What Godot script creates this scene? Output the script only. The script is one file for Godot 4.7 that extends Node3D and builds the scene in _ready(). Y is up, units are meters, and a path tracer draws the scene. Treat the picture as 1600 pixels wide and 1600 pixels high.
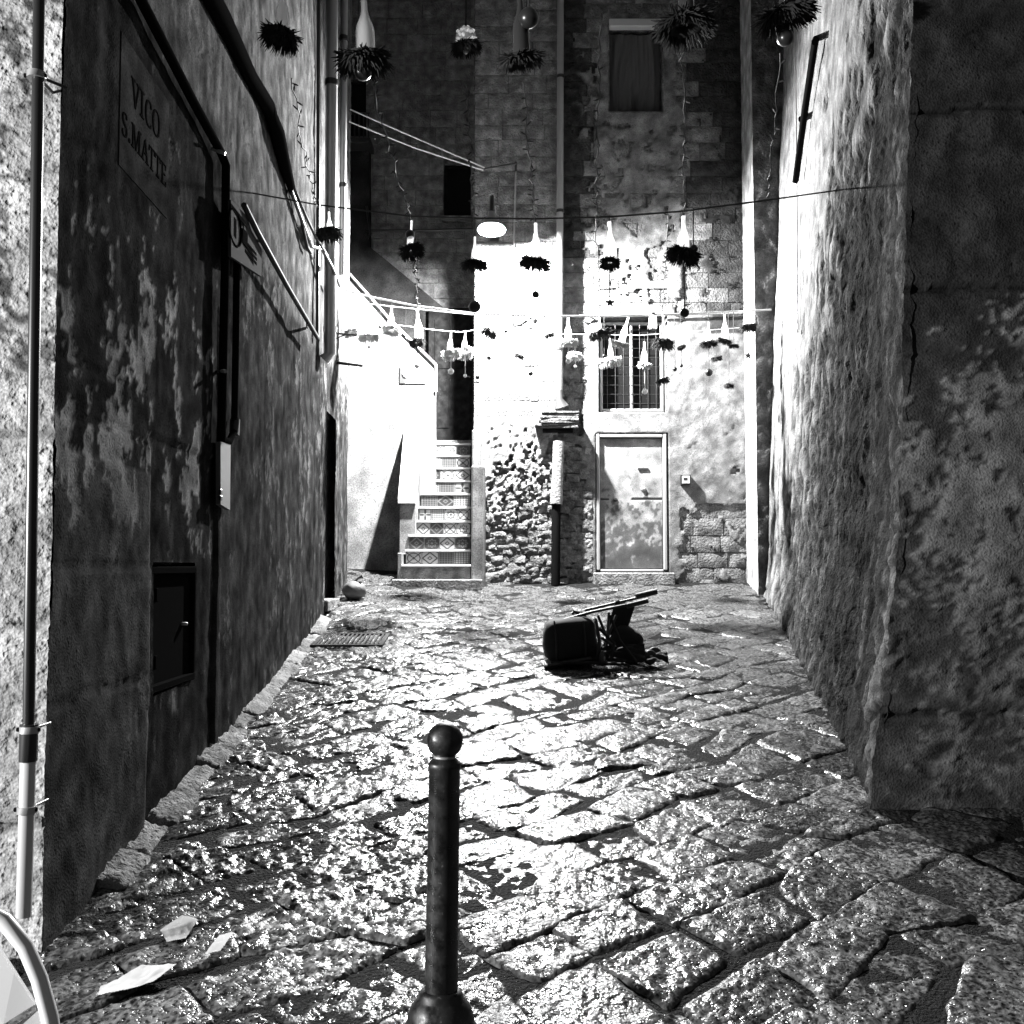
extends Node3D
# A narrow stone lane at night: wet paving, peeling plaster walls, one bright street lamp by the far house, bottles hung on cables.
var M := {}
var rng := RandomNumberGenerator.new()
var na := FastNoiseLite.new()   # coarse
var nb := FastNoiseLite.new()   # medium
var nc := FastNoiseLite.new()   # fine
var nd := FastNoiseLite.new()   # cellular pits
var used := {}

# ---------------------------------------------------------------- helpers
func numbered(n: String) -> String:
	if not used.has(n):
		used[n] = 0
		return n
	used[n] += 1
	return "%s_%03d" % [n, used[n]]

func tag(o, label: String, category := "", group := "", kind := ""):
	if label: o.set_meta("label", label)
	if category: o.set_meta("category", category)
	if group: o.set_meta("group", group)
	if kind: o.set_meta("kind", kind)
	return o

func thing(called: String, label: String, category: String, at := Vector3.ZERO, group := "") -> Node3D:
	var o := Node3D.new()
	o.name = numbered(called)
	add_child(o)
	o.position = at
	tag(o, label, category, group)
	return o

func part(called: String, mesh: Mesh, m: Material, parent: Node, at := Vector3.ZERO) -> MeshInstance3D:
	var o := MeshInstance3D.new()
	o.name = called if parent != self else numbered(called)
	o.mesh = mesh
	o.material_override = m
	parent.add_child(o, true)
	o.position = at
	return o

func grey(lin: float) -> Color:
	return Color(lin, lin, lin).linear_to_srgb()

func mat(lin: float, rough: float, metal := 0.0) -> StandardMaterial3D:
	var m := StandardMaterial3D.new()
	m.albedo_color = grey(lin)
	m.roughness = rough
	m.metallic = metal
	return m

func rough_mat(lin: float, rough: float, tex, scale: float, bump, cm: float, vcol := false) -> StandardMaterial3D:
	var m := mat(lin, rough)
	m.uv1_triplanar = true
	m.uv1_world_triplanar = true
	m.uv1_scale = Vector3.ONE * scale
	if tex: m.albedo_texture = tex
	if bump:
		m.heightmap_enabled = true
		m.heightmap_texture = bump
		m.heightmap_scale = cm
	m.vertex_color_use_as_albedo = vcol
	return m

func st() -> SurfaceTool:
	var s := SurfaceTool.new()
	s.begin(Mesh.PRIMITIVE_TRIANGLES)
	return s

func done(s: SurfaceTool) -> ArrayMesh:
	s.generate_normals()
	return s.commit()

func quad(s: SurfaceTool, a: Vector3, b: Vector3, c: Vector3, d: Vector3):
	for p in [a, b, c, a, c, d]: s.add_vertex(p)

func cv(h: Vector3, b: float, sg: Vector3, axis: int) -> Vector3:
	var p := sg * (h - Vector3.ONE * b)
	p[axis] = sg[axis] * h[axis]
	return p

func add_box(s: SurfaceTool, c: Vector3, size: Vector3, bevel := 0.004, bs := Basis()):
	s.set_smooth_group(0xffffffff)
	var h := size * 0.5
	var b := minf(bevel, minf(h.x, minf(h.y, h.z)) * 0.9)
	for a in 3:
		var a1 := (a + 1) % 3
		var a2 := (a + 2) % 3
		for sa in [-1.0, 1.0]:
			var f := []
			for k in [[-1.0, -1.0], [1.0, -1.0], [1.0, 1.0], [-1.0, 1.0]]:
				var g := Vector3.ZERO
				g[a] = sa; g[a1] = k[0]; g[a2] = k[1]
				f.append(c + bs * cv(h, b, g, a))
			if sa > 0: f.reverse()
			quad(s, f[0], f[1], f[2], f[3])
		if b <= 0.0: continue
		for s1 in [-1.0, 1.0]:
			for s2 in [-1.0, 1.0]:
				var g0 := Vector3.ZERO
				g0[a1] = s1; g0[a2] = s2; g0[a] = -1.0
				var g1 := g0
				g1[a] = 1.0
				var e := [cv(h, b, g0, a1), cv(h, b, g1, a1), cv(h, b, g1, a2), cv(h, b, g0, a2)]
				if s1 * s2 > 0: e.reverse()
				quad(s, c + bs * e[0], c + bs * e[1], c + bs * e[2], c + bs * e[3])
	if b > 0.0:
		for sx in [-1.0, 1.0]:
			for sy in [-1.0, 1.0]:
				for sz in [-1.0, 1.0]:
					var g := Vector3(sx, sy, sz)
					var t := [cv(h, b, g, 0), cv(h, b, g, 1), cv(h, b, g, 2)]
					if sx * sy * sz > 0: t.reverse()
					for p in t: s.add_vertex(c + bs * p)

func box(size: Vector3, bevel := 0.004, c := Vector3.ZERO, bs := Basis()) -> ArrayMesh:
	var s := st()
	add_box(s, c, size, bevel, bs)
	return done(s)

func rbox(size: Vector3, r: float, n := 7, wob := 0.0, bs := Basis()) -> ArrayMesh:
	# box with fully rounded edges, slightly uneven like stuffed cloth
	var s := st()
	s.set_smooth_group(0)
	var inner := size * 0.5 - Vector3.ONE * r
	for a in 3:
		for sa in [-1.0, 1.0]:
			var g := []
			for j in n + 1:
				var row := []
				for i in n + 1:
					var q := Vector3.ZERO
					q[a] = sa
					q[(a + 1) % 3] = tan((2.0 * i / n - 1.0) * PI / 4)
					q[(a + 2) % 3] = tan((2.0 * j / n - 1.0) * PI / 4)
					var big := q * size * 0.5
					var core := Vector3(clampf(big.x, -inner.x, inner.x), clampf(big.y, -inner.y, inner.y), clampf(big.z, -inner.z, inner.z))
					var p := core + (big - core).normalized() * r
					p *= 1.0 + wob * nb.get_noise_3d(p.x * 2.0, p.y * 2.0, p.z * 2.0)
					row.append(bs * p)
				g.append(row)
			for j in n:
				for i in n:
					if sa > 0: quad(s, g[j][i], g[j + 1][i], g[j + 1][i + 1], g[j][i + 1])
					else: quad(s, g[j][i], g[j][i + 1], g[j + 1][i + 1], g[j + 1][i])
	return done(s)

func add_tube(s: SurfaceTool, pts: Array, r, seg := 8, caps := true):
	s.set_smooth_group(0)
	var rings := []
	var up := Vector3(0.13, 0.31, 0.94).normalized()
	for i in pts.size():
		var d: Vector3 = (pts[mini(i + 1, pts.size() - 1)] - pts[maxi(i - 1, 0)]).normalized()
		if absf(d.dot(up)) > 0.95: up = Vector3(0.9, 0.3, 0.1).normalized()
		var x := d.cross(up).normalized()
		var y := d.cross(x).normalized()
		up = -x.cross(d).normalized() if false else up
		var rr: float = r[i] if r is Array else r
		var ring := []
		for k in seg:
			var an := TAU * k / seg
			ring.append(pts[i] + (x * cos(an) + y * sin(an)) * rr)
		rings.append(ring)
	for i in pts.size() - 1:
		for k in seg:
			var k2 := (k + 1) % seg
			quad(s, rings[i][k], rings[i][k2], rings[i + 1][k2], rings[i + 1][k])
	if caps:
		s.set_smooth_group(0xffffffff)
		for e in [0, pts.size() - 1]:
			for k in range(1, seg - 1):
				for p in [rings[e][0], rings[e][k], rings[e][k + 1]]: s.add_vertex(p)

func tube(pts: Array, r, seg := 8) -> ArrayMesh:
	var s := st()
	add_tube(s, pts, r, seg)
	return done(s)

func add_lathe(s: SurfaceTool, prof: Array, seg := 16, at := Vector3.ZERO, bs := Basis()):
	s.set_smooth_group(0)
	for i in prof.size() - 1:
		for k in seg:
			var a := TAU * k / seg
			var b := TAU * (k + 1) / seg
			var p0 := Vector3(prof[i].x * cos(a), prof[i].y, prof[i].x * sin(a))
			var p1 := Vector3(prof[i].x * cos(b), prof[i].y, prof[i].x * sin(b))
			var p2 := Vector3(prof[i + 1].x * cos(b), prof[i + 1].y, prof[i + 1].x * sin(b))
			var p3 := Vector3(prof[i + 1].x * cos(a), prof[i + 1].y, prof[i + 1].x * sin(a))
			if prof[i].x > 1e-5:
				for p in [p0, p2, p1]: s.add_vertex(at + bs * p)
			if prof[i + 1].x > 1e-5:
				for p in [p0, p3, p2]: s.add_vertex(at + bs * p)

func lathe(prof: Array, seg := 16) -> ArrayMesh:
	var s := st()
	add_lathe(s, prof, seg)
	return done(s)

func ball(r: float, seg := 14) -> ArrayMesh:
	var pr := []
	for i in 11:
		var a := PI * i / 10.0
		pr.append(Vector2(maxf(r * sin(a), 0.0), -r * cos(a)))
	return lathe(pr, seg)

func add_prism(s: SurfaceTool, poly: Array, off: Vector3):
	# flat outline pushed along off
	s.set_smooth_group(0xffffffff)
	var n := Vector3.ZERO
	for i in poly.size(): n += poly[i].cross(poly[(i + 1) % poly.size()])
	var ax := n.normalized()
	var ex: Vector3 = (poly[1] - poly[0]).normalized()
	var ey := ax.cross(ex)
	var flat := PackedVector2Array()
	for p in poly: flat.append(Vector2((p - poly[0]).dot(ex), (p - poly[0]).dot(ey)))
	var tri := Geometry2D.triangulate_polygon(flat)
	for i in range(0, tri.size(), 3):
		for k in [0, 1, 2]: s.add_vertex(poly[tri[i + k]])
		for k in [0, 2, 1]: s.add_vertex(poly[tri[i + k]] + off)
	for i in poly.size():
		var j := (i + 1) % poly.size()
		quad(s, poly[i], poly[j], poly[j] + off, poly[i] + off)

func prism(poly: Array, off: Vector3) -> ArrayMesh:
	var s := st()
	add_prism(s, poly, off)
	return done(s)

# a surface of nu x nv cells; base(s, t) is where it lies, look(s, t) gives height along out and base colour; height below -5 is a hole
func relief(lu: float, lv: float, cell: float, base: Callable, out: Vector3, look: Callable) -> ArrayMesh:
	var nu := int(lu / cell)
	var nv := int(lv / cell)
	var w := nu + 1
	var v := PackedVector3Array(); v.resize(w * (nv + 1))
	var c := PackedColorArray(); c.resize(w * (nv + 1))
	var hole := PackedByteArray(); hole.resize(w * (nv + 1))
	for j in nv + 1:
		for i in w:
			var s := lu * i / nu
			var t := lv * j / nv
			var l: Vector2 = look.call(s, t)
			var k := j * w + i
			if l.x < -5.0:
				hole[k] = 1
				v[k] = base.call(s, t)
			else:
				v[k] = base.call(s, t) + out * l.x
			c[k] = Color(l.y, l.y, l.y)
	var n := PackedVector3Array(); n.resize(v.size())
	var flip := 1.0
	for j in nv + 1:
		for i in w:
			var du := v[j * w + mini(i + 1, nu)] - v[j * w + maxi(i - 1, 0)]
			var dv := v[mini(j + 1, nv) * w + i] - v[maxi(j - 1, 0) * w + i]
			var nn := du.cross(dv).normalized()
			if i == 0 and j == 0: flip = 1.0 if nn.dot(out) > 0 else -1.0
			n[j * w + i] = nn * flip
	var idx := PackedInt32Array()
	for j in nv:
		for i in nu:
			var a := j * w + i
			var b := a + 1
			var d := a + w
			var e := d + 1
			if hole[a] + hole[b] + hole[d] + hole[e] > 0: continue
			if flip > 0: idx.append_array(PackedInt32Array([a, d, e, a, e, b]))
			else: idx.append_array(PackedInt32Array([a, e, d, a, b, e]))
	var ar := []
	ar.resize(Mesh.ARRAY_MAX)
	ar[Mesh.ARRAY_VERTEX] = v
	ar[Mesh.ARRAY_NORMAL] = n
	ar[Mesh.ARRAY_COLOR] = c
	ar[Mesh.ARRAY_INDEX] = idx
	var me := ArrayMesh.new()
	me.add_surface_from_arrays(Mesh.PRIMITIVE_TRIANGLES, ar)
	return me

func noise(n: FastNoiseLite, sd: int, freq: float, oct: int, kind := FastNoiseLite.TYPE_SIMPLEX_SMOOTH):
	n.seed = sd
	n.noise_type = kind
	n.frequency = freq
	n.fractal_type = FastNoiseLite.FRACTAL_FBM if oct > 1 else FastNoiseLite.FRACTAL_NONE
	n.fractal_octaves = oct

func bytes_of(sd: int, freq: float, oct: int, size: int, kind := FastNoiseLite.TYPE_SIMPLEX_SMOOTH, ret := -1) -> PackedByteArray:
	var n := FastNoiseLite.new()
	noise(n, sd, freq, oct, kind)
	if ret >= 0: n.cellular_return_type = ret
	var im := n.get_seamless_image(size, size)
	im.convert(Image.FORMAT_L8)
	return im.get_data()

func tex_of(b: PackedByteArray, size: int) -> ImageTexture:
	return ImageTexture.create_from_image(Image.create_from_data(size, size, false, Image.FORMAT_L8, b))

func sm(a: float, b: float, x: float) -> float:
	var t := clampf((x - a) / (b - a), 0.0, 1.0)
	return t * t * (3.0 - 2.0 * t)

func gy(x: float, z: float) -> float:      # ground height; z is metres ahead of the viewer
	var q := maxf(z, -3.0)
	return 0.01 + 0.1245 * (minf(q, 15.0) - 3.25) + 0.06 * maxf(0.0, -x) * sm(9.0, 13.0, z)

# ---------------------------------------------------------------- scene
func _ready():
	var cam := Camera3D.new()
	cam.name = "camera"
	cam.fov = 53.13
	cam.near = 0.05
	cam.far = 200.0
	cam.position = Vector3(0, 1.5, 0)
	cam.rotation = Vector3(atan(85.0 / 1600.0), 0, 0)
	add_child(cam)
	cam.current = true
	var env := Environment.new()
	env.background_mode = Environment.BG_SKY
	var sky := Sky.new()
	var skm := ProceduralSkyMaterial.new()
	skm.sky_top_color = grey(0.02)
	skm.sky_horizon_color = grey(0.035)
	skm.ground_bottom_color = grey(0.01)
	skm.ground_horizon_color = grey(0.02)
	sky.sky_material = skm
	env.sky = sky
	env.background_energy_multiplier = 3.0
	env.tonemap_mode = Environment.TONE_MAPPER_LINEAR
	env.tonemap_exposure = 1.4
	env.sdfgi_enabled = true
	env.ssao_enabled = true
	env.ssil_enabled = true
	var we := WorldEnvironment.new()
	we.name = "world_environment"
	we.environment = env
	add_child(we)

	noise(na, 11, 0.55, 3)
	noise(nb, 12, 2.2, 3)
	noise(nc, 13, 9.0, 2)
	noise(nd, 14, 5.0, 1, FastNoiseLite.TYPE_CELLULAR)
	rng.seed = 7
	materials()
	ground()
	paving()
	weathered_house()
	rough_house()
	adjoining_house()
	stone_house()
	back_house()
	stair_house()
	street_lamps()
	left_wall_fittings()
	right_wall_fittings()
	facade_fittings()
	lane_things()
	hanging_things()

func materials():
	# grain and relief of plaster and stone
	var z := 1024
	var f1 := bytes_of(21, 0.006, 7, z)
	var f2 := bytes_of(22, 0.11, 3, z)
	var f3 := bytes_of(27, 0.03, 5, z)
	var ce := bytes_of(23, 0.035, 1, z, FastNoiseLite.TYPE_CELLULAR, FastNoiseLite.RETURN_DISTANCE)
	var ce2 := bytes_of(24, 0.045, 1, z, FastNoiseLite.TYPE_CELLULAR, FastNoiseLite.RETURN_DISTANCE)
	var alb := PackedByteArray(); alb.resize(z * z)
	var plb := PackedByteArray(); plb.resize(z * z)
	var stb := PackedByteArray(); stb.resize(z * z)
	var wet := PackedByteArray(); wet.resize(z * z)
	var pav := PackedByteArray(); pav.resize(z * z)
	var damp := PackedByteArray(); damp.resize(z * z)
	var chip := PackedByteArray(); chip.resize(z * z)
	for i in z * z:
		var a := f1[i]
		var b := f2[i]
		var c := ce[i]
		var d := ce2[i]
		var pit := clampi((60 - d) * 3, 0, 160) if a > 120 else 0
		alb[i] = clampi(196 + (a - 128) / 2 + (b - 128) / 3 - pit / 4, 90, 255)
		plb[i] = clampi(128 + (a - 128) / 2 + (b - 128) / 4 - pit / 5, 0, 255)
		stb[i] = clampi(140 + (f3[i] - 128) * 3 / 4 + (c - 110) / 4 + (b - 128) / 5 - pit / 2, 0, 255)
		pav[i] = clampi(190 + (f3[i] - 128) * 5 / 4 + (a - 128) / 3 - clampi((75 - d) * 4, 0, 150), 40, 255)
		chip[i] = (150 if b > 120 else 95) if f3[i] + a / 2 > 290 else clampi(46 + (a - 128) / 8 + (b - 128) / 10, 34, 70)
		damp[i] = clampi(135 + (a - 128) + (f3[i] - 128) / 2, 50, 240)
		wet[i] = clampi(80 + (a - 128) * 3 / 4 + (f3[i] - 128) / 2, 25, 230)
	M.alb = tex_of(alb, z)
	M.plb = tex_of(plb, z)
	M.stb = tex_of(stb, z)
	M.wet = tex_of(wet, z)
	M.pav = tex_of(pav, z)
	M.damp = tex_of(damp, z)
	M.chip = tex_of(chip, z)
	M.wall = rough_mat(1.0, 0.85, M.alb, 0.55, M.plb, 1.6, true)
	M.wall_fine = rough_mat(1.0, 0.9, M.alb, 0.6, M.plb, 0.7, true)
	M.wall2 = rough_mat(1.0, 0.85, M.alb, 0.6, M.stb, 1.6, true)
	for m in [M.wall, M.wall2, M.wall_fine]: m.metallic_specular = 0.0
	M.blocks = []
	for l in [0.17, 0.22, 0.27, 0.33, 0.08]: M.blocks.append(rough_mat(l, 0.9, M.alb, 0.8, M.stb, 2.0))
	M.slab = rough_mat(0.05, 0.9, M.alb, 0.6, M.plb, 0.3)
	M.sooty = mat(0.006, 0.95)
	M.sooty.metallic_specular = 0.0
	M.cast_iron = mat(0.05, 0.7)
	M.cast_iron.metallic_specular = 0.1
	M.worn_iron = rough_mat(0.35, 0.8, M.chip, 2.2, M.plb, 0.05)
	M.worn_iron.roughness_texture = M.damp
	M.sacking = mat(0.09, 0.5)
	M.tin = mat(0.2, 0.5)
	M.enamel = mat(0.7, 0.3)
	M.mortar = rough_mat(0.2, 0.95, M.alb, 1.1, M.stb, 2.0)
	M.white = rough_mat(0.28, 0.8, M.alb, 0.35, M.plb, 0.5)
	M.smooth_plaster = rough_mat(0.045, 0.8, M.alb, 0.4, M.plb, 0.6)
	for m in M.blocks + [M.mortar, M.slab, M.white, M.smooth_plaster]: m.metallic_specular = 0.0
	M.paving = []
	for k in 6:
		var m := rough_mat([0.075, 0.1, 0.12, 0.145, 0.17, 0.2][k], [0.7, 0.95, 0.8, 1.0, 0.75, 0.9][k], M.pav, 0.9, M.stb, 0.7)
		m.roughness_texture = M.wet
		m.metallic_specular = 0.3
		M.paving.append(m)
	var g := rough_mat(0.022, 0.9, M.alb, 1.5, M.stb, 2.5)
	g.metallic_specular = 0.2
	M.grit = g
	M.black = mat(0.02, 0.45)
	M.iron = mat(0.012, 0.35)
	M.cloth = mat(0.006, 0.9)
	M.rubber = mat(0.015, 0.6)
	M.dark = mat(0.015, 0.7)
	M.zinc = mat(0.32, 0.45, 0.6)
	M.pale = mat(0.38, 0.6)
	M.chrome = mat(0.75, 0.22, 1.0)
	M.wood = rough_mat(0.018, 0.7, M.alb, 1.2, M.plb, 0.4)
	M.door = rough_mat(0.3, 0.6, M.alb, 0.6, M.plb, 0.5, true)
	M.wood.metallic_specular = 0.05
	M.board = mat(0.07, 0.9)
	M.board.metallic_specular = 0.0
	M.curtain = mat(0.06, 0.9)
	M.glass = mat(0.006, 0.3)
	M.glass.metallic_specular = 0.15
	M.bottle = mat(0.8, 0.25)
	M.bottle.backlight_enabled = true
	M.bottle.backlight = Color(0.9, 0.9, 0.9)
	M.bottle.transparency = BaseMaterial3D.TRANSPARENCY_ALPHA
	M.bottle.albedo_color.a = 0.72
	M.bottle_dark = mat(0.03, 0.1)
	var cg := mat(0.7, 0.08)
	cg.transparency = BaseMaterial3D.TRANSPARENCY_ALPHA
	cg.albedo_color.a = 0.35
	M.bottle_clear = cg
	M.fringe = mat(0.015, 0.9)
	M.fringe_pale = mat(0.5, 0.9)
	M.fringe_pale.backlight_enabled = true
	M.fringe_pale.backlight = Color(0.5, 0.5, 0.5)
	M.bauble = mat(0.02, 0.3)
	M.bauble_pale = mat(0.6, 0.3)
	M.cord = mat(0.03, 0.8)
	M.rope = mat(0.55, 0.8)

# ---------------------------------------------------------------- ground
func ground():
	var look := func(s: float, t: float) -> Vector2:
		var x := s - 6.0
		var z := t - 1.0
		return Vector2(gy(x, z) - 0.009 + 0.006 * nb.get_noise_2d(x, z) + 0.004 * nc.get_noise_2d(x, z), 1.0)
	var near := relief(12.0, 16.5, 0.06, func(s, t): return Vector3(s - 6.0, 0, -(t - 1.0)), Vector3.UP, look)
	var g := Node3D.new()
	g.name = "ground"
	add_child(g)
	tag(g, "dark wet grit between the paving stones of the lane", "", "", "structure")
	part("grit_bed", near, M.grit, g)
	var s := st()
	s.set_smooth_group(0xffffffff)
	var zs := [-60.0, -3.0, 3.25, 15.0, 80.0]
	for i in zs.size() - 1:
		var y0 := gy(0, zs[i]) - 0.12
		var y1 := gy(0, zs[i + 1]) - 0.12
		quad(s, Vector3(-60, y0, -zs[i]), Vector3(60, y0, -zs[i]), Vector3(60, y1, -zs[i + 1]), Vector3(-60, y1, -zs[i + 1]))
	part("subsoil", done(s), M.grit, g)

func stone_mesh(cn: Array, n: int, lift: float, amp: float, tilt: Vector2, into = null):
	# cn: four corners as Vector2(x, z ahead); a worn stone with rounded edges and a hollowed, pitted top
	var w := n + 1
	var v := PackedVector3Array()
	var mid: Vector2 = (cn[0] + cn[1] + cn[2] + cn[3]) * 0.25
	var e0: float = ((cn[1] - cn[0]).length() + (cn[2] - cn[3]).length()) * 0.5
	var e1: float = ((cn[3] - cn[0]).length() + (cn[2] - cn[1]).length()) * 0.5
	for j in w:
		for i in w:
			# bunch the grid lines towards the rim
			var a := 0.5 - 0.5 * cos(PI * i / n) if n > 4 else float(i) / n
			var b := 0.5 - 0.5 * cos(PI * j / n) if n > 4 else float(j) / n
			a = lerpf(a, float(i) / n, 0.5)
			b = lerpf(b, float(j) / n, 0.5)
			var p: Vector2 = cn[0].lerp(cn[1], a).lerp(cn[3].lerp(cn[2], a), b)
			var ea: float = minf(a, 1.0 - a) * e0
			var eb: float = minf(b, 1.0 - b) * e1
			# pull the outline in and out so that no edge is straight
			var wob := 0.055 * nb.get_noise_2d(p.x * 1.7 + 9.0, p.y * 1.7)
			p += (p - mid) * wob * 2.0
			var qa := 2.0 * a - 1.0
			var qb := 2.0 * b - 1.0
			p += (mid - p) * 0.05 * qa * qa * qb * qb * qa * qa * qb * qb
			var cr := 1.0 - exp(-ea / 0.009)
			var cr2 := 1.0 - exp(-eb / 0.009)
			var h := lift + tilt.x * (p.x - mid.x) + tilt.y * (p.y - mid.y) - 0.013 * (1.0 - cr * cr2)
			h += amp * (0.9 * nb.get_noise_2d(p.x * 2.1, p.y * 2.1) + 0.9 * nc.get_noise_2d(p.x * 1.2, p.y * 1.2) + 0.55 * nc.get_noise_2d(p.x * 2.6, p.y * 2.6))
			v.append(Vector3(p.x, gy(p.x, p.y) + h, -p.y))
	var nn := PackedVector3Array(); nn.resize(v.size())
	for j in w:
		for i in w:
			var du := v[j * w + mini(i + 1, n)] - v[j * w + maxi(i - 1, 0)]
			var dv := v[mini(j + 1, n) * w + i] - v[maxi(j - 1, 0) * w + i]
			var q := du.cross(dv).normalized()
			nn[j * w + i] = q if q.y > 0 else -q
	var up: bool = (cn[1] - cn[0]).cross(cn[3] - cn[0]) > 0.0
	var idx := PackedInt32Array()
	for j in n:
		for i in n:
			var a := j * w + i
			if up: idx.append_array(PackedInt32Array([a, a + w, a + w + 1, a, a + w + 1, a + 1]))
			else: idx.append_array(PackedInt32Array([a, a + w + 1, a + w, a, a + 1, a + w + 1]))
	# skirt
	var rim := []
	for i in w: rim.append(i)
	for j in range(1, w): rim.append(j * w + n)
	for i in range(n - 1, -1, -1): rim.append(n * w + i)
	for j in range(n - 1, 0, -1): rim.append(j * w)
	var b0 := v.size()
	for r in rim:
		v.append(v[r] + Vector3(0, -0.06, 0))
		var sd := v[r] - Vector3(mid.x, v[r].y, -mid.y)
		nn.append(sd.normalized())
	for k in rim.size():
		var k2 := (k + 1) % rim.size()
		if up: idx.append_array(PackedInt32Array([rim[k], rim[k2], b0 + k2, rim[k], b0 + k2, b0 + k]))
		else: idx.append_array(PackedInt32Array([rim[k], b0 + k2, rim[k2], rim[k], b0 + k, b0 + k2]))
	if into != null:
		var o: int = into.v.size()
		into.v.append_array(v)
		into.n.append_array(nn)
		for q in idx: into.i.append(q + o)
		return null
	var ar := []
	ar.resize(Mesh.ARRAY_MAX)
	ar[Mesh.ARRAY_VERTEX] = v
	ar[Mesh.ARRAY_NORMAL] = nn
	ar[Mesh.ARRAY_INDEX] = idx
	var me := ArrayMesh.new()
	me.add_surface_from_arrays(Mesh.PRIMITIVE_TRIANGLES, ar)
	return me

func in_lane(x: float, z: float) -> bool:
	if z < 2.0 or z > 13.75: return false
	if z < 3.7: return x > -3.0 and x < 3.2
	if x < -1.9 - 0.035 * (z - 3.82) and z < 12.5: return false
	if x < -3.2: return false
	if z < 5.5: return x < 4.2
	if x > 2.1 + 0.155 * (z - 5.3): return false
	if z > 12.6 and x > -1.55 and x < -0.3: return false
	if z > 13.3 and x > -0.5: return false
	return true

func rough_zone(x: float, z: float) -> bool:
	return z > 3.85 and x < -0.35 + 0.25 * na.get_noise_2d(z * 2.0, 5.0)

func paving():
	var lane := Node3D.new()
	lane.name = "paving"
	add_child(lane)
	tag(lane, "wet worn limestone paving rising up the lane", "", "", "structure")
	var stones := []
	for one_lattice in 1:
		var ang := deg_to_rad(40.0)
		var e1 := Vector2(cos(ang), sin(ang))
		var e2 := Vector2(-sin(ang), cos(ang))
		var wr := 0.3
		var r := -14.0
		while r < 16.0:
			var wd := wr * rng.randf_range(0.7, 1.3)
			var q := -16.0 + rng.randf() * 0.5
			while q < 18.0:
				var ln := wr * rng.randf_range(0.8, 1.8)
				var c := e1 * (q + ln * 0.5) + e2 * (r + wd * 0.5)
				var gap := rng.randf_range(-0.004, 0.008)
				if in_lane(c.x, c.y):
					var zone := 1 if rough_zone(c.x, c.y) else 0
					var j := []
					for k in 8: j.append(rng.randf_range(-0.034, 0.034))
					var cn := [
						e1 * (q + gap * 0.5) + e2 * (r + gap * 0.5) + Vector2(j[0], j[1]),
						e1 * (q + ln - gap * 0.5) + e2 * (r + gap * 0.5) + Vector2(j[2], j[3]),
						e1 * (q + ln - gap * 0.5) + e2 * (r + wd - gap * 0.5) + Vector2(j[4], j[5]),
						e1 * (q + gap * 0.5) + e2 * (r + wd - gap * 0.5) + Vector2(j[6], j[7])]
					for k in 4:      # rows wander, no course runs straight
						var q0: Vector2 = cn[k]
						cn[k] = q0 + 0.2 * Vector2(na.get_noise_2d(q0.x * 1.3 + 40.0, q0.y * 1.3), na.get_noise_2d(q0.x * 1.3, q0.y * 1.3 + 90.0)) + 0.07 * Vector2(nb.get_noise_2d(q0.x + 40.0, q0.y), nb.get_noise_2d(q0.x, q0.y + 90.0))
					var dep := maxf(c.y, 1.0)
					stones.append({"c": cn, "mid": c, "size": ln * wd / pow(dep, 3.0), "zone": zone,
						"lift": rng.randf_range(-0.008, 0.01), "tilt": Vector2(rng.randf_range(-0.03, 0.03), rng.randf_range(-0.03, 0.03)), "m": rng.randi() % 6})
				q += ln
			r += wd
	# those that show largest come first
	for s0 in stones:
		var u: float = absf(s0.mid.x) / maxf(s0.mid.y, 0.5)
		if u > 0.56 or s0.mid.y < 2.85: s0.size *= 0.01
	stones.sort_custom(func(a, b): return a.size > b.size)
	var rest := {"v": PackedVector3Array(), "n": PackedVector3Array(), "i": PackedInt32Array()}
	for k in stones.size():
		var s0 = stones[k]
		var z: float = s0.mid.y
		var n := 26 if z < 4.6 else (18 if z < 6.5 else (12 if z < 9.0 else 8))
		var amp := 0.0085 if s0.zone == 0 else 0.0125
		if s0.zone == 1: n = n + 8
		if k < 300:
			part("paving_stone", stone_mesh(s0.c, n, s0.lift, amp, s0.tilt), M.paving[s0.m], lane)
		else:
			stone_mesh(s0.c, mini(n, 12), s0.lift, amp, s0.tilt, rest)
	var ar := []
	ar.resize(Mesh.ARRAY_MAX)
	ar[Mesh.ARRAY_VERTEX] = rest.v
	ar[Mesh.ARRAY_NORMAL] = rest.n
	ar[Mesh.ARRAY_INDEX] = rest.i
	var me := ArrayMesh.new()
	me.add_surface_from_arrays(Mesh.PRIMITIVE_TRIANGLES, ar)
	var o := part("small_stones", me, M.paving[2], lane)
	o.set_meta("kind", "stuff")
	print("stones ", stones.size())

# ---------------------------------------------------------------- the house along the left of the lane
func lx(z: float) -> float: return -1.72 - 0.035 * (z - 3.82)

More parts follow.
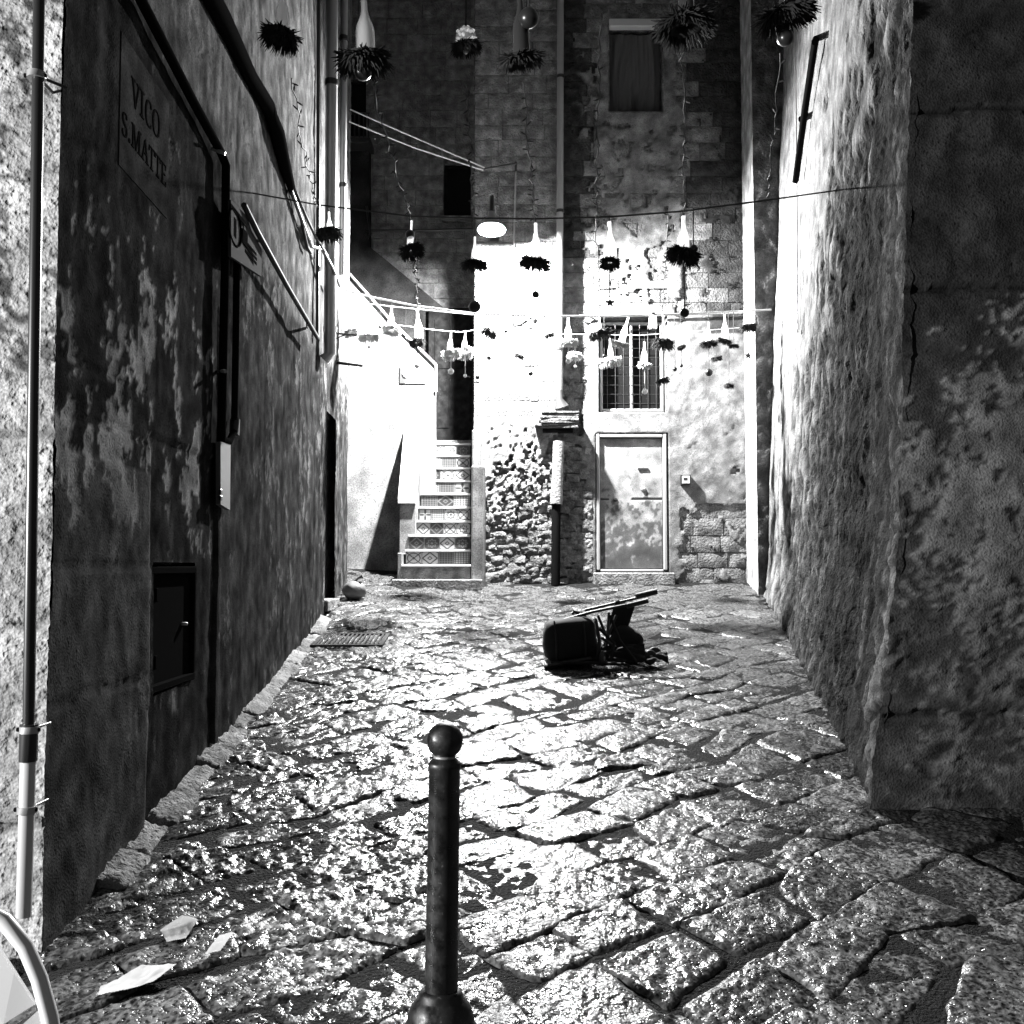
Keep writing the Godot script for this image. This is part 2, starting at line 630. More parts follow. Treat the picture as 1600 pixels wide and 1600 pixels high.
func weathered_house():
	var h := thing("weathered_house", "long house of dark peeling plaster along the left of the lane", "building", Vector3(lx(3.82), 0, -3.82))
	var o := Vector3(lx(3.82), 0, -3.82)
	var dir := Vector3(-0.035, 0, -1).normalized()
	var out := Vector3(1, 0, -0.035).normalized()
	var look := func(s: float, t: float) -> Vector2:
		var y := t - 0.35
		# the cupboard hatch and the far doorway are openings
		if s > 1.27 and s < 1.99 and y > 0.87 and y < 1.5: return Vector2(-9, 0)
		if s > 6.95 and s < 7.7 and y < 3.15: return Vector2(-9, 0)
		var a := na.get_noise_2d(s * 1.3, y * 1.1)
		var b := nb.get_noise_2d(s * 1.4, y * 1.0)
		var c := nc.get_noise_2d(s * 1.3, y * 1.1)
		var w := nb.get_noise_2d(s * 3.0 + 80.0, y * 0.35)      # runs of dirt down the wall
		var hh := 0.018 * a + 0.006 * b + 0.002 * c
		# dark painted dado below, paler weathered coat above, with a ragged edge
		var edge := (4.15 if s < 2.5 else 3.7) + 0.12 * a + 0.1 * b + 0.1 * w
		var up := sm(edge - 0.05, edge + 0.05, y)
		var al := lerpf(0.034 + 0.014 * b + 0.014 * w + 0.008 * c, 0.11 + 0.04 * b + 0.06 * w + 0.02 * c, up)
		if s > 2.5: al = lerpf(al * 1.25, al, up)
		elif s < 1.16 and y < 1.95: al = 0.075 + 0.02 * b + 0.016 * c
		var flat := sm(0.12, 0.0, maxf(absf(s - 0.96) - 0.38, absf(y - 3.55) - 0.33))
		hh *= 1.0 - flat
		# corner blocks stand proud, the panel with the hatch lies back
		if s < 1.16 + 0.02 * b:
			if y < 1.95: hh += 0.006
			for jy in [0.98, 1.5, 2.1, 2.32]:
				if absf(y - jy - 0.02 * b) < 0.012: hh -= 0.007
		elif s < 2.4 and y < 2.15: hh -= 0.012
		if absf(s - 2.46) < 0.06 and y < 3.1: hh += 0.01; al += 0.01
		# paint fallen off in patches: pale plaster under the dark coat
		var ya := y + 0.35 * a + 0.25 * b
		var sa := s + 0.4 * a
		var lift := -0.08
		lift = lerpf(lift, 0.28, sm(1.6, 2.2, ya) * sm(3.4, 2.8, ya) * sm(2.6, 2.0, sa))
		lift = lerpf(lift, 0.06, sm(2.2, 2.8, sa) * sm(2.7, 3.3, ya))
		lift = lerpf(lift, 0.1, sm(3.2, 4.0, sa) * sm(1.9, 2.5, ya) * sm(4.1, 3.5, ya))
		lift = lerpf(lift, 0.2, sm(5.6, 6.8, sa))
		var m := 0.5 * a + 0.5 * b + 0.3 * c + 0.2 * w + lift + 0.14 * nc.get_noise_2d(s * 2.7, y * 2.2)
		var k := sm(0.3, 0.36, m)
		hh -= 0.004 * k
		hh -= 0.003 * k * sm(0.0, 0.3, c)
		# a few big flakes near the corner show pale plaster, elsewhere the next coat is only a little lighter
		al = lerpf(al, lerpf(0.1, 0.22, sm(1.6, 2.1, ya) * sm(3.5, 2.9, ya) * sm(2.7, 2.2, sa)) + 0.03 * c + 0.03 * w, k)
		return Vector2(hh, clampf(al, 0.012, 0.6))
	var face := relief(8.8, 9.4, 0.022, func(s, t): return dir * s + Vector3(0, t - 0.35, 0), out, look)
	part("lane_wall", face, M.wall_fine, h)
	# end wall towards the viewer
	var look2 := func(s: float, t: float) -> Vector2:
		var y := t - 0.35
		var a := na.get_noise_2d(s * 1.6 + 20.0, y * 1.3)
		var b := nb.get_noise_2d(s * 1.9 + 20.0, y * 1.9)
		var c := nc.get_noise_2d(s * 2.0 + 20.0, y * 2.0)
		var hh := 0.012 * a + 0.01 * b + 0.005 * c
		var al := 0.3 + 0.08 * b
		# lower courses are bare tooled stone, above them dark limewash comes off in flakes
		if y > 2.05:
			var k := sm(0.0, 0.05, 0.5 * a + 0.5 * b + 0.45 * c + 0.3 - 0.14 * (y - 2.0))
			hh += 0.006 * (1.0 - k)
			al = lerpf(0.14 + 0.04 * c, 0.52 + 0.05 * c, k)
		else:
			hh += 0.007 * nc.get_noise_2d(s * 3.3, y * 2.4)
			al = 0.5 + 0.08 * b + 0.1 * c
			for jy in [0.55, 1.28, 2.0]:
				if absf(y - jy - 0.02 * b) < 0.014: hh -= 0.02; al *= 0.6
		return Vector2(hh, clampf(al, 0.05, 0.75))
	var front := relief(3.2, 5.4, 0.018, func(s, t): return Vector3(-s, t - 0.35, 0), Vector3(0, 0, 1), look2)
	part("end_wall", front, M.wall2, h)
	# mass behind the plaster, open at the hatch and the doorway
	var s := st()
	add_box(s, Vector3(-1.8, 4.3, -0.68), Vector3(3.4, 9.5, 1.22), 0)
	for seg in [[1.27, 1.99, -0.4, 0.86], [1.27, 1.99, 1.51, 9.05], [1.99, 6.94, -0.4, 9.05], [6.94, 7.71, 3.16, 9.05], [7.71, 8.76, -0.4, 9.05]]:
		var zc: float = (seg[0] + seg[1]) * 0.5
		add_box(s, Vector3(-0.09 - 0.035 * zc - 0.15, (seg[2] + seg[3]) * 0.5, -zc), Vector3(0.3, seg[3] - seg[2], seg[1] - seg[0] - 0.002), 0)
	add_box(s, Vector3(-2.4, 4.3, -5.0), Vector3(3.4, 9.5, 7.5), 0)
	part("wall_core", done(s), M.mortar, h)
	# kerb of broken footing stones along the wall
	var i := 0
	var z := 4.35
	while z < 10.4:
		var ln := rng.randf_range(0.25, 0.5)
		var x0 := lx(z) + 0.005
		var wd := rng.randf_range(0.07, 0.13)
		var cn := [Vector2(x0 - 0.05, z), Vector2(x0 + wd, z + 0.01), Vector2(x0 + wd * rng.randf_range(0.8, 1.1), z + ln - 0.01), Vector2(x0 - 0.05, z + ln)]
		part("footing_stone", stone_mesh(cn, 10, rng.randf_range(0.02, 0.045), 0.02, Vector2(-0.2, 0)), M.blocks[2 + i % 2], h, -o)
		z += ln
		i += 1
	# iron hatch in the panel
	var hp := Vector3(lx(5.45) - 0.045, 1.185, -5.45) - o
	var ht := part("hatch", box(Vector3(0.02, 0.6, 0.68), 0.004), M.sooty, h, hp)
	for r in [[Vector3(0, 0.295, 0), Vector3(0.05, 0.04, 0.71)], [Vector3(0, -0.3, 0), Vector3(0.05, 0.04, 0.71)], [Vector3(0, 0, 0.345), Vector3(0.05, 0.56, 0.03)], [Vector3(0, 0, -0.345), Vector3(0.05, 0.56, 0.03)]]:
		part("hatch_frame", box(r[1], 0.005), M.sooty, ht, r[0] + Vector3(0.012, 0, 0))
	for q in [Vector3(0.015, 0.17, 0.24), Vector3(0.015, -0.17, 0.24)]: part("hinge", box(Vector3(0.02, 0.07, 0.03), 0.004), M.sooty, ht, q)
	part("lock", lathe([Vector2(0, -0.008), Vector2(0.022, -0.008), Vector2(0.022, 0.008), Vector2(0, 0.008)], 12), M.zinc, ht, Vector3(0.018, 0.0, -0.2))
	# doorway near the far corner
	var dz := 3.82 + 7.32
	var dr := part("door", box(Vector3(0.05, 2.2, 0.76), 0.004), M.dark, h, Vector3(lx(dz) - 0.2, 2.05, -dz) - o)
	for k in 4: part("plank", box(Vector3(0.02, 2.1, 0.17), 0.004), M.wood, dr, Vector3(0.03, 0, -0.27 + 0.18 * k))
	part("door_step", box(Vector3(0.3, 0.12, 0.78), 0.01), M.blocks[2], h, Vector3(lx(dz) - 0.1, gy(-1.9, dz) + 0.03, -dz) - o)
	var nm := part("name_stone", box(Vector3(0.03, 0.62, 0.72), 0.008), M.slab, h, Vector3(-1.766, 3.578, -4.794) - o)
	nm.rotation.y = 0.035
	tag(nm, "smooth stone slab with a cut street name")
	for q in [["VICO", 0.13, 0.1], ["S.MATTE", 0.11, -0.1]]:
		var tm := TextMesh.new()
		tm.text = q[0]
		var f := SystemFont.new()
		f.font_names = PackedStringArray(["Droid Serif"])
		tm.font = f
		tm.font_size = 64
		tm.pixel_size = q[1] / 46.0
		tm.depth = 0.006
		var to := part("lettering", tm, M.sooty, nm, Vector3(0.0145, q[2], 0.0))
		to.rotation.y = PI / 2

# ---------------------------------------------------------------- the house along the right of the lane
func rx(z: float, y: float) -> float:
	var hh := y - 1.6
	var chip := (0.012 * nb.get_noise_2d(y * 1.1, 310.0) + 0.016 * minf(0.0, nc.get_noise_2d(y * 1.3, 320.0))) * exp(-maxf(z - 5.3, 0.0) / 0.15)
	return 2.0 + 0.155 * (z - 5.3) + hh * (0.045 if hh > 0.0 else 0.135) + chip

func rough_house():
	var o := Vector3(rx(5.3, 1.6), 0, -5.3)
	var h := thing("rough_house", "tall house with pitted crumbling stone wall along the right of the lane", "building", o)
	var out := Vector3(-1, 0, -0.155).normalized()
	var look := func(s: float, t: float) -> Vector2:
		var y := t - 0.1
		var a := na.get_noise_2d(s * 1.2 + 70.0, y * 1.1)
		var b := nb.get_noise_2d(s * 1.3 + 70.0, y * 1.0)
		var c := nc.get_noise_2d(s * 1.2 + 70.0, y * 1.0)
		var e := nd.get_noise_2d(s * 1.1, y * 0.9)
		# sound plaster high up and far off, crumbling stone below
		var r := sm(0.1, -0.25, 0.22 * (y - 3.9) + 0.16 * (s - 3.2) + 0.5 * b + 0.3 * a)
		var hh := 0.02 * a + 0.006 * b + 0.002 * c - r * 0.016
		hh += r * (0.026 * b + 0.011 * c + 0.012 * e)
		var al := 0.22 + 0.04 * a + 0.05 * b
		al = lerpf(al, 0.075 + 0.08 * b + 0.1 * c, r)
		# black runs of damp down the stone, with ragged edges
		var w := nb.get_noise_2d(s * 2.2 + 150.0, y * 0.28) + 0.3 * c + 0.25 * b
		var damp := sm(0.05, 0.22, w + 0.42 - 0.3 * absf(s - 1.3))
		al = lerpf(al, 0.02 + 0.012 * c, damp * sm(5.6, 3.9, y + 0.6 * b))
		# plaster skirt still clinging to the corner
		var k := sm(0.05, 0.12, 0.5 * b + 0.25 * c + 0.3 - 2.2 * absf(s - 0.2 - 0.12 * a) - 0.5 * absf(y - 0.95))
		hh += 0.008 * k
		al = lerpf(al, 0.16 + 0.04 * c, k)
		# dark damp foot
		if y < 0.9 + 0.1 * s + 0.3 * b: hh += 0.012 * e
		return Vector2(hh, clampf(al, 0.05, 0.5))
	var face := relief(7.25, 9.2, 0.022, func(s, t): return Vector3(rx(5.3 + s * 0.988, t - 0.1) - o.x, t - 0.1, -s * 0.988), out, look)
	part("lane_wall", face, M.wall2, h)
	var look2 := func(s: float, t: float) -> Vector2:
		var y := t - 0.1
		var a := na.get_noise_2d(s * 1.3 + 120.0, y * 1.3)
		var b := nb.get_noise_2d(s * 1.2 + 120.0, y * 1.2)
		var c := nc.get_noise_2d(s * 1.4 + 120.0, y * 1.4)
		var hh := 0.02 * a + 0.008 * b + 0.003 * c
		var al := lerpf(0.1 + 0.04 * b + 0.03 * c, 0.06 + 0.015 * b + 0.01 * c, sm(-0.05, 0.05, y - 2.5 + 0.35 * b + 0.2 * c))
		for jy in [0.75, 2.95, 3.9]:
			if absf(y - jy - 0.05 * a - 0.02 * b) < 0.012: hh -= 0.02; al *= 0.5
		# pale coat left between bare dark patches at eye height
		var k := sm(0.0, 0.05, 0.5 * b + 0.35 * c + 0.55 - 0.6 * absf(y - 1.85) - 0.5 * absf(s - 0.7))
		hh += 0.008 * k
		al = lerpf(al, 0.25 + 0.04 * c, k)
		var k3 := sm(0.12, 0.2, 0.5 * b + 0.4 * c + 0.22 - 0.3 * absf(y - 0.75) - 0.4 * maxf(0.0, 0.5 - s))
		hh += 0.01 * k3 * b
		al = lerpf(al, 0.17 + 0.07 * c, k3)
		var k2 := sm(0.28, 0.33, 0.7 * nb.get_noise_2d(s * 1.5 + 300.0, y * 1.5) + 0.3 * c)
		hh -= 0.008 * k2
		al = lerpf(al, 0.05, k2)
		return Vector2(hh, clampf(al, 0.02, 0.4))
	var front := relief(3.2, 6.4, 0.02, func(s, t): return Vector3(rx(5.3, t - 0.1) - o.x + s, t - 0.1, 0), Vector3(0, 0, 1), look2)
	part("end_wall", front, M.wall, h)
	var s := st()
	s.set_smooth_group(0xffffffff)
	# mass behind both faces, following the batter
	var ys := [-0.1, 1.6, 9.2]
	for i in 2:
		var p := []
		for y in [ys[i], ys[i + 1]]:
			p.append([Vector3(rx(5.36, y) - o.x + 0.09, y, -0.06), Vector3(rx(12.5, y) - o.x + 0.09, y, -7.2), Vector3(7, y, -7.2), Vector3(7, y, -0.06)])
		for k in 4: quad(s, p[0][k], p[0][(k + 1) % 4], p[1][(k + 1) % 4], p[1][k])
		if i == 1: quad(s, p[1][0], p[1][1], p[1][2], p[1][3])
	part("wall_core", done(s), M.mortar, h)

func adjoining_house():
	var h := thing("adjoining_house", "narrow bright plastered house end beside the stone house in the far right corner", "building", Vector3(3.0, 0, -12.5))
	var look := func(s: float, t: float) -> Vector2:
		var b := nb.get_noise_2d(s * 1.2 + 200.0, t * 1.2)
		return Vector2(0.006 * b + 0.003 * nc.get_noise_2d(s + 200.0, t), 0.45 + 0.1 * b)
	part("side_wall", relief(1.3, 8.8, 0.04, func(s, t): return Vector3(0.1 * s, t + 0.9, -s), Vector3(-1, 0, -0.1).normalized(), look), M.wall, h)
	var look2 := func(s: float, t: float) -> Vector2:
		var b := nb.get_noise_2d(s * 2.0 + 230.0, t * 1.6)
		return Vector2(0.01 * b, 0.17 + 0.12 * b)
	part("end_face", relief(0.5, 8.8, 0.025, func(s, t): return Vector3(s, t + 0.9, 0), Vector3(0, 0, 1), look2), M.wall2, h)
	part("wall_core", box(Vector3(1.6, 8.8, 1.3), 0), M.mortar, h, Vector3(0.98, 5.29, -0.68))

# ---------------------------------------------------------------- stone house closing the lane
func block_mesh(w: float, hh: float, d: float, sd: float, amp: float) -> ArrayMesh:
	# a squared stone: rounded worn face on the +z side, plain sides
	var nx := clampi(int(w / 0.06), 3, 8)
	var ny := clampi(int(hh / 0.06), 3, 5)
	var v := PackedVector3Array()
	var n := PackedVector3Array()
	var idx := PackedInt32Array()
	for j in ny + 1:
		for i in nx + 1:
			var x := w * (float(i) / nx - 0.5)
			var y := hh * (float(j) / ny - 0.5)
			var e := minf(minf(w * 0.5 - absf(x), hh * 0.5 - absf(y)), 0.03)
			var z := -0.012 * (1.0 - e / 0.03) + amp * nb.get_noise_2d(x * 1.6 + sd, y * 1.6 + sd * 0.7) + amp * 0.6 * nc.get_noise_2d(x + sd, y)
			v.append(Vector3(x, y, z))
	var w1 := nx + 1
	n.resize(v.size())
	for j in ny + 1:
		for i in w1:
			n[j * w1 + i] = (v[j * w1 + mini(i + 1, nx)] - v[j * w1 + maxi(i - 1, 0)]).cross(v[mini(j + 1, ny) * w1 + i] - v[maxi(j - 1, 0) * w1 + i]).normalized()
	for j in ny:
		for i in nx:
			var a := j * w1 + i
			idx.append_array(PackedInt32Array([a, a + w1, a + w1 + 1, a, a + w1 + 1, a + 1]))
	var rim := []
	for i in w1: rim.append(i)
	for j in range(1, ny + 1): rim.append(j * w1 + nx)
	for i in range(nx - 1, -1, -1): rim.append(ny * w1 + i)
	for j in range(ny - 1, 0, -1): rim.append(j * w1)
	for k in rim.size():
		var a: Vector3 = v[rim[k]]
		var b: Vector3 = v[rim[(k + 1) % rim.size()]]
		var nn := (b - a).cross(Vector3(0, 0, 1)).normalized()
		var b0 := v.size()
		v.append_array(PackedVector3Array([a, b, Vector3(b.x, b.y, -d), Vector3(a.x, a.y, -d)]))
		for q in 4: n.append(nn)
		idx.append_array(PackedInt32Array([b0, b0 + 1, b0 + 2, b0, b0 + 2, b0 + 3]))
	var ar := []
	ar.resize(Mesh.ARRAY_MAX)
	ar[Mesh.ARRAY_VERTEX] = v
	ar[Mesh.ARRAY_NORMAL] = n
	ar[Mesh.ARRAY_INDEX] = idx
	var me := ArrayMesh.new()
	me.add_surface_from_arrays(Mesh.PRIMITIVE_TRIANGLES, ar)
	return me

func spans(x0: float, x1: float, y0: float, y1: float, holes: Array) -> Array:
	var free := [[x0, x1]]
	for q in holes:
		if y1 <= q[2] or y0 >= q[3]: continue
		var nx := []
		for f in free:
			if q[1] <= f[0] or q[0] >= f[1]: nx.append(f); continue
			if q[0] > f[0]: nx.append([f[0], q[0]])
			if q[1] < f[1]: nx.append([q[1], f[1]])
		free = nx
	return free

func courses(parent: Node, x0: float, x1: float, y0: float, y1: float, z: float, holes: Array, ch: float, amp: float, tone: Callable):
	# courses of squared stones with open joints; holes as [x0, x1, y0, y1]
	var y := y0
	var k := 0
	while y < y1:
		var hh := ch * rng.randf_range(0.85, 1.15)
		for f in spans(x0, x1, y + 0.01, y + hh - 0.01, holes):
			var x: float = f[0] - (rng.randf() * 0.25 if f[0] == x0 else 0.0)
			while x < f[1]:
				var w := rng.randf_range(0.3, 0.62)
				var a := maxf(x, f[0])
				var b := minf(x + w, f[1])
				if f[1] - b < 0.1: b = f[1]
				if b - a > 0.05:
					var gap := rng.randf_range(0.005, 0.014)
					var m: int = tone.call((a + b) * 0.5, y + hh * 0.5)
					part("stone_block", block_mesh(b - a - gap, hh - gap, 0.05, k * 3.7, amp), M.blocks[clampi(m, 0, 4)], parent, Vector3((a + b) * 0.5, y + hh * 0.5, z + rng.randf_range(-0.006, 0.008)))
					k += 1
				x = b if b == f[1] else x + w
		y += hh

func pierced(x0: float, x1: float, y0: float, y1: float, zf: float, d: float, holes: Array) -> ArrayMesh:
	var ys := [y0, y1]
	for q in holes:
		for y in [q[2], q[3]]:
			if y > y0 and y < y1: ys.append(y)
	ys.sort()
	var s := st()
	for i in ys.size() - 1:
		if ys[i + 1] - ys[i] < 0.005: continue
		for f in spans(x0, x1, ys[i] + 0.002, ys[i + 1] - 0.002, holes):
			add_box(s, Vector3((f[0] + f[1]) * 0.5, (ys[i] + ys[i + 1]) * 0.5, zf - d * 0.5), Vector3(f[1] - f[0], ys[i + 1] - ys[i], d), 0)
	return done(s)

func stone_house():
	# front lies in two planes: left strip 0.18 m proud above the worn foot, right part set back
	var h := thing("stone_house", "tall pale stone house with low door closing the lane", "building", Vector3(0, 0, -13.58))
	var door := [1.12, 2.065, 1.43, 3.26]
	var win_up := [1.33, 2.04, 7.68, 8.84]
	var win := [1.165, 2.06, 3.565, 4.82]
	var foot := [-0.4, 1.06, 1.1, 3.42]
	var holes := [door, win_up, win]
	part("wall_core", pierced(0.66, 3.25, 0.95, 9.9, -0.03, 0.35, holes), M.mortar, h)
	part("wall_core", pierced(-0.5, 0.66, 3.45, 9.9, 0.15, 0.5, []), M.mortar, h)
	part("wall_core", pierced(-0.5, 0.62, 0.95, 3.45, 0.11, 0.5, []), M.mortar, h)
	part("side_wall", box(Vector3(0.03, 8.8, 3.0), 0), M.blocks[1], h, Vector3(-0.502, 5.4, -1.45))
	var tone_r := func(x: float, y: float) -> int:
		var t := 1.6 + 1.6 * na.get_noise_2d(x * 1.5, y * 1.2) + 1.2 * nb.get_noise_2d(x, y)
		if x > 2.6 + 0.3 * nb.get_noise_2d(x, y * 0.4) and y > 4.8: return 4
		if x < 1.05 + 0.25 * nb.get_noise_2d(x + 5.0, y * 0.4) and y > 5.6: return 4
		return clampi(int(round(t)), 0, 3)
	courses(h, 0.68, 3.22, 1.0, 9.9, 0.0, holes + [foot], 0.23, 0.012, tone_r)
	var tone_l := func(x: float, y: float) -> int: return int(round(2.2 + 1.6 * na.get_noise_2d(x * 1.5 + 9.0, y * 1.2)))
	courses(h, -0.5, 0.68, 3.46, 9.9, 0.18, [], 0.23, 0.01, tone_l)
	# rubble of the worn foot: small uneven stones, each its own shape
	var k := 0
	var y := 1.12
	while y < 3.44:
		var hh := rng.randf_range(0.05, 0.1)
		var x := -0.5 + rng.randf() * 0.05
		while x < 1.04:
			var w := rng.randf_range(0.06, 0.2)
			if not (x > 0.66 and y > 3.0):
				var rw := minf(w, 1.06 - x)
				var b := part("rubble_stone", block_mesh(rw * 1.06, hh * 1.12, 0.1, 50.0 + k * 1.9, 0.028), M.blocks[clampi(int(round(1.5 + 2.0 * nb.get_noise_2d(x * 0.8, y * 0.8))), 0, 3)], h, Vector3(x + rw * 0.5, y + hh * 0.5 + rng.randf_range(-0.02, 0.02), (0.135 if x < 0.56 else 0.035) + rng.randf_range(-0.018, 0.014)))
				b.rotation = Vector3(rng.randf_range(-0.14, 0.14), rng.randf_range(-0.16, 0.16), rng.randf_range(-0.22, 0.22))
				k += 1
			x += w
		y += hh
	# plaster still on the stone, with real thickness and broken edges
	var look := func(s: float, t: float) -> Vector2:
		var x := 0.68 + s
		var yy := 1.15 + t
		for q in holes:
			if x > q[0] - 0.01 and x < q[1] + 0.01 and yy > q[2] - 0.01 and yy < q[3] + 0.01: return Vector2(-9, 0)
		var a := na.get_noise_2d(x * 1.4 + 60.0, yy * 1.2)
		var b := nb.get_noise_2d(x * 1.5 + 60.0, yy * 1.5)
		var c := nc.get_noise_2d(x * 1.3 + 60.0, yy * 1.3)
		var bias := -0.1
		var dd := 9.0
		for q in holes:
			var dx := maxf(maxf(q[0] - x, x - q[1]), 0.0)
			var dy := maxf(maxf(q[2] - yy, yy - q[3]), 0.0)
			dd = minf(dd, sqrt(dx * dx + dy * dy))
		bias += 0.75 * sm(0.22, 0.05, dd)
		if x > 2.1 and yy > 2.3 and yy < 4.9: bias += 0.55
		if x > 1.1 and yy > 5.2 and yy < 7.6 and x < 2.3: bias += 0.3
		if yy > 3.2 and yy < 3.62 and x > 0.95 and x < 2.2: bias += 0.6
		var k2 := bias + 0.55 * b + 0.3 * a + 0.15 * c
		if k2 < -0.02: return Vector2(-9, 0)
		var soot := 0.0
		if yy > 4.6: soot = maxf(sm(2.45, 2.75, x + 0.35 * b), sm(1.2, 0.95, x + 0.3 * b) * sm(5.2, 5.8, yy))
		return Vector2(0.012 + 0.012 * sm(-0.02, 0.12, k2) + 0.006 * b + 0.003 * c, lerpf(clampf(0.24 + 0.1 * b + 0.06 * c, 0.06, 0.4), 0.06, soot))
	part("plaster", relief(2.5, 8.5, 0.025, func(s, t): return Vector3(0.68 + s, 1.15 + t, 0), Vector3(0, 0, 1), look), M.wall, h)
	var flook := func(s: float, t: float) -> Vector2:
		var x := -0.5 + s
		var yy := 1.15 + t
		var b := nb.get_noise_2d(x * 1.5 + 160.0, yy * 1.5)
		var c := nc.get_noise_2d(x * 1.3 + 160.0, yy * 1.3)
		var k2 := 0.5 * b + 0.4 * c + 0.45 * (yy - 2.35) - 0.35 * (x - 0.1)
		if k2 < 0.0: return Vector2(-9, 0)
		return Vector2(0.012 + 0.02 * sm(0.0, 0.3, k2) + 0.008 * b + 0.006 * c, clampf(0.3 + 0.12 * b + 0.08 * c, 0.08, 0.5))
	part("plaster", relief(1.1, 2.32, 0.02, func(s, t): return Vector3(-0.5 + s, 1.15 + t, 0.145), Vector3(0, 0, 1), flook), M.wall, h)
	# door: two sheet leaves in a moulded frame
	var dm := st()
	var dlook := func(s: float, t: float) -> Vector2:
		var b := nb.get_noise_2d(s * 2.0 + 400.0, t * 2.0)
		var c := nc.get_noise_2d(s * 1.6 + 400.0, t * 1.2)
		# rust and grime stains spreading up from the bottom edge and below the lock rail
		var kk := sm(0.1, 0.45, 0.55 * b + 0.4 * c + 0.75 - 0.8 * t)
		kk = maxf(kk, sm(0.15, 0.4, 0.6 * b + 0.5 * c + 0.25 - 2.0 * absf(t - 0.8) - 0.8 * maxf(0.0, 0.4 - s)))
		var hh := 0.002 * b
		if absf(t - 0.92) < 0.013 and s > 0.42: hh -= 0.012; kk = 1.0
		if absf(t - 0.92) < 0.01 and s < 0.12: hh -= 0.008
		return Vector2(hh, lerpf(1.0, 0.28, kk))
	var dr := part("door", box(Vector3(0.84, 1.75, 0.03), 0.003), M.dark, h, Vector3(1.59, 2.34, -0.06))
	part("door_sheet", relief(0.82, 1.73, 0.012, func(s, t): return Vector3(s - 0.41, t - 0.865, 0.019), Vector3(0, 0, 1), dlook), M.door, dr)
	for q in [[Vector3(-0.445, 0.02, 0.03), Vector3(0.05, 1.82, 0.1)], [Vector3(0.445, 0.02, 0.03), Vector3(0.05, 1.82, 0.1)], [Vector3(0, 0.9, 0.03), Vector3(0.84, 0.05, 0.1)], [Vector3(0, -0.895, 0.03), Vector3(0.84, 0.035, 0.1)]]:
		part("door_frame", box(q[1], 0.012), M.tin, dr, q[0])
	part("letter_slot", box(Vector3(0.14, 0.025, 0.02), 0.003), M.black, dr, Vector3(0.16, 0.46, 0.028))
	part("lock", lathe([Vector2(0, -0.012), Vector2(0.035, -0.012), Vector2(0.03, 0.012), Vector2(0, 0.014)], 14), M.zinc, dr, Vector3(0.16, 0.19, 0.03)).rotation.x = PI / 2
	part("handle_hole", lathe([Vector2(0, -0.004), Vector2(0.03, -0.004), Vector2(0.026, 0.006), Vector2(0, 0.006)], 12), M.black, dr, Vector3(-0.21, 0.045, 0.026)).rotation.x = PI / 2
	part("threshold", box(Vector3(1.06, 0.17, 0.3), 0.015), M.blocks[2], h, Vector3(1.6, 1.335, 0.06))
	# dark grilled window over the door
	var wd := part("window", box(Vector3(0.86, 1.21, 0.02), 0.002), M.glass, h, Vector3(1.6125, 4.19, -0.2))
	for q in [[Vector3(-0.41, 0, 0.06), Vector3(0.04, 1.22, 0.06)], [Vector3(0.41, 0, 0.06), Vector3(0.04, 1.22, 0.06)], [Vector3(0, 0.59, 0.06), Vector3(0.78, 0.04, 0.06)], [Vector3(0, -0.59, 0.06), Vector3(0.78, 0.04, 0.06)], [Vector3(0, 0, 0.062), Vector3(0.035, 1.14, 0.05)]]:
		part("window_frame", box(q[1], 0.006), M.zinc, wd, q[0])
	for i in 9: part("grille_bar", tube([Vector3(-0.39, -0.5 + 0.125 * i, 0.09), Vector3(0.39, -0.5 + 0.125 * i, 0.09)], 0.004, 6), M.iron, wd)
	for i in 7: part("grille_bar", tube([Vector3(-0.33 + 0.11 * i, -0.57, 0.097), Vector3(-0.33 + 0.11 * i, 0.57, 0.097)], 0.004, 6), M.iron, wd)
	# upper window with a drawn curtain and pale blind box
	var wu := part("window", box(Vector3(0.7, 1.14, 0.02), 0.002), M.dark, h, Vector3(1.685, 8.26, -0.25))
	tag(wu, "upper window hung with a dark curtain")
	var cl := func(s: float, t: float) -> Vector2:
		var open := 0.07 * sm(0.5, 0.0, t) * (1.0 if absf(s - 0.33) < 0.03 else 0.0)
		return Vector2(0.05 * nb.get_noise_2d(s * 4.2 + 0.25 * sin(t * 2.5 + s * 6.0), t * 0.12 + 7.0) + 0.02 * nc.get_noise_2d(s * 1.6, t * 0.08) - open, 1.0)
	part("curtain", relief(0.68, 1.1, 0.012, func(s, t): return Vector3(s - 0.34, t - 0.57, 0.13), Vector3(0, 0, 1), cl), M.curtain, wu)
	part("blind_box", box(Vector3(0.74, 0.11, 0.12), 0.01), M.pale, wu, Vector3(0.005, 0.62, 0.24))

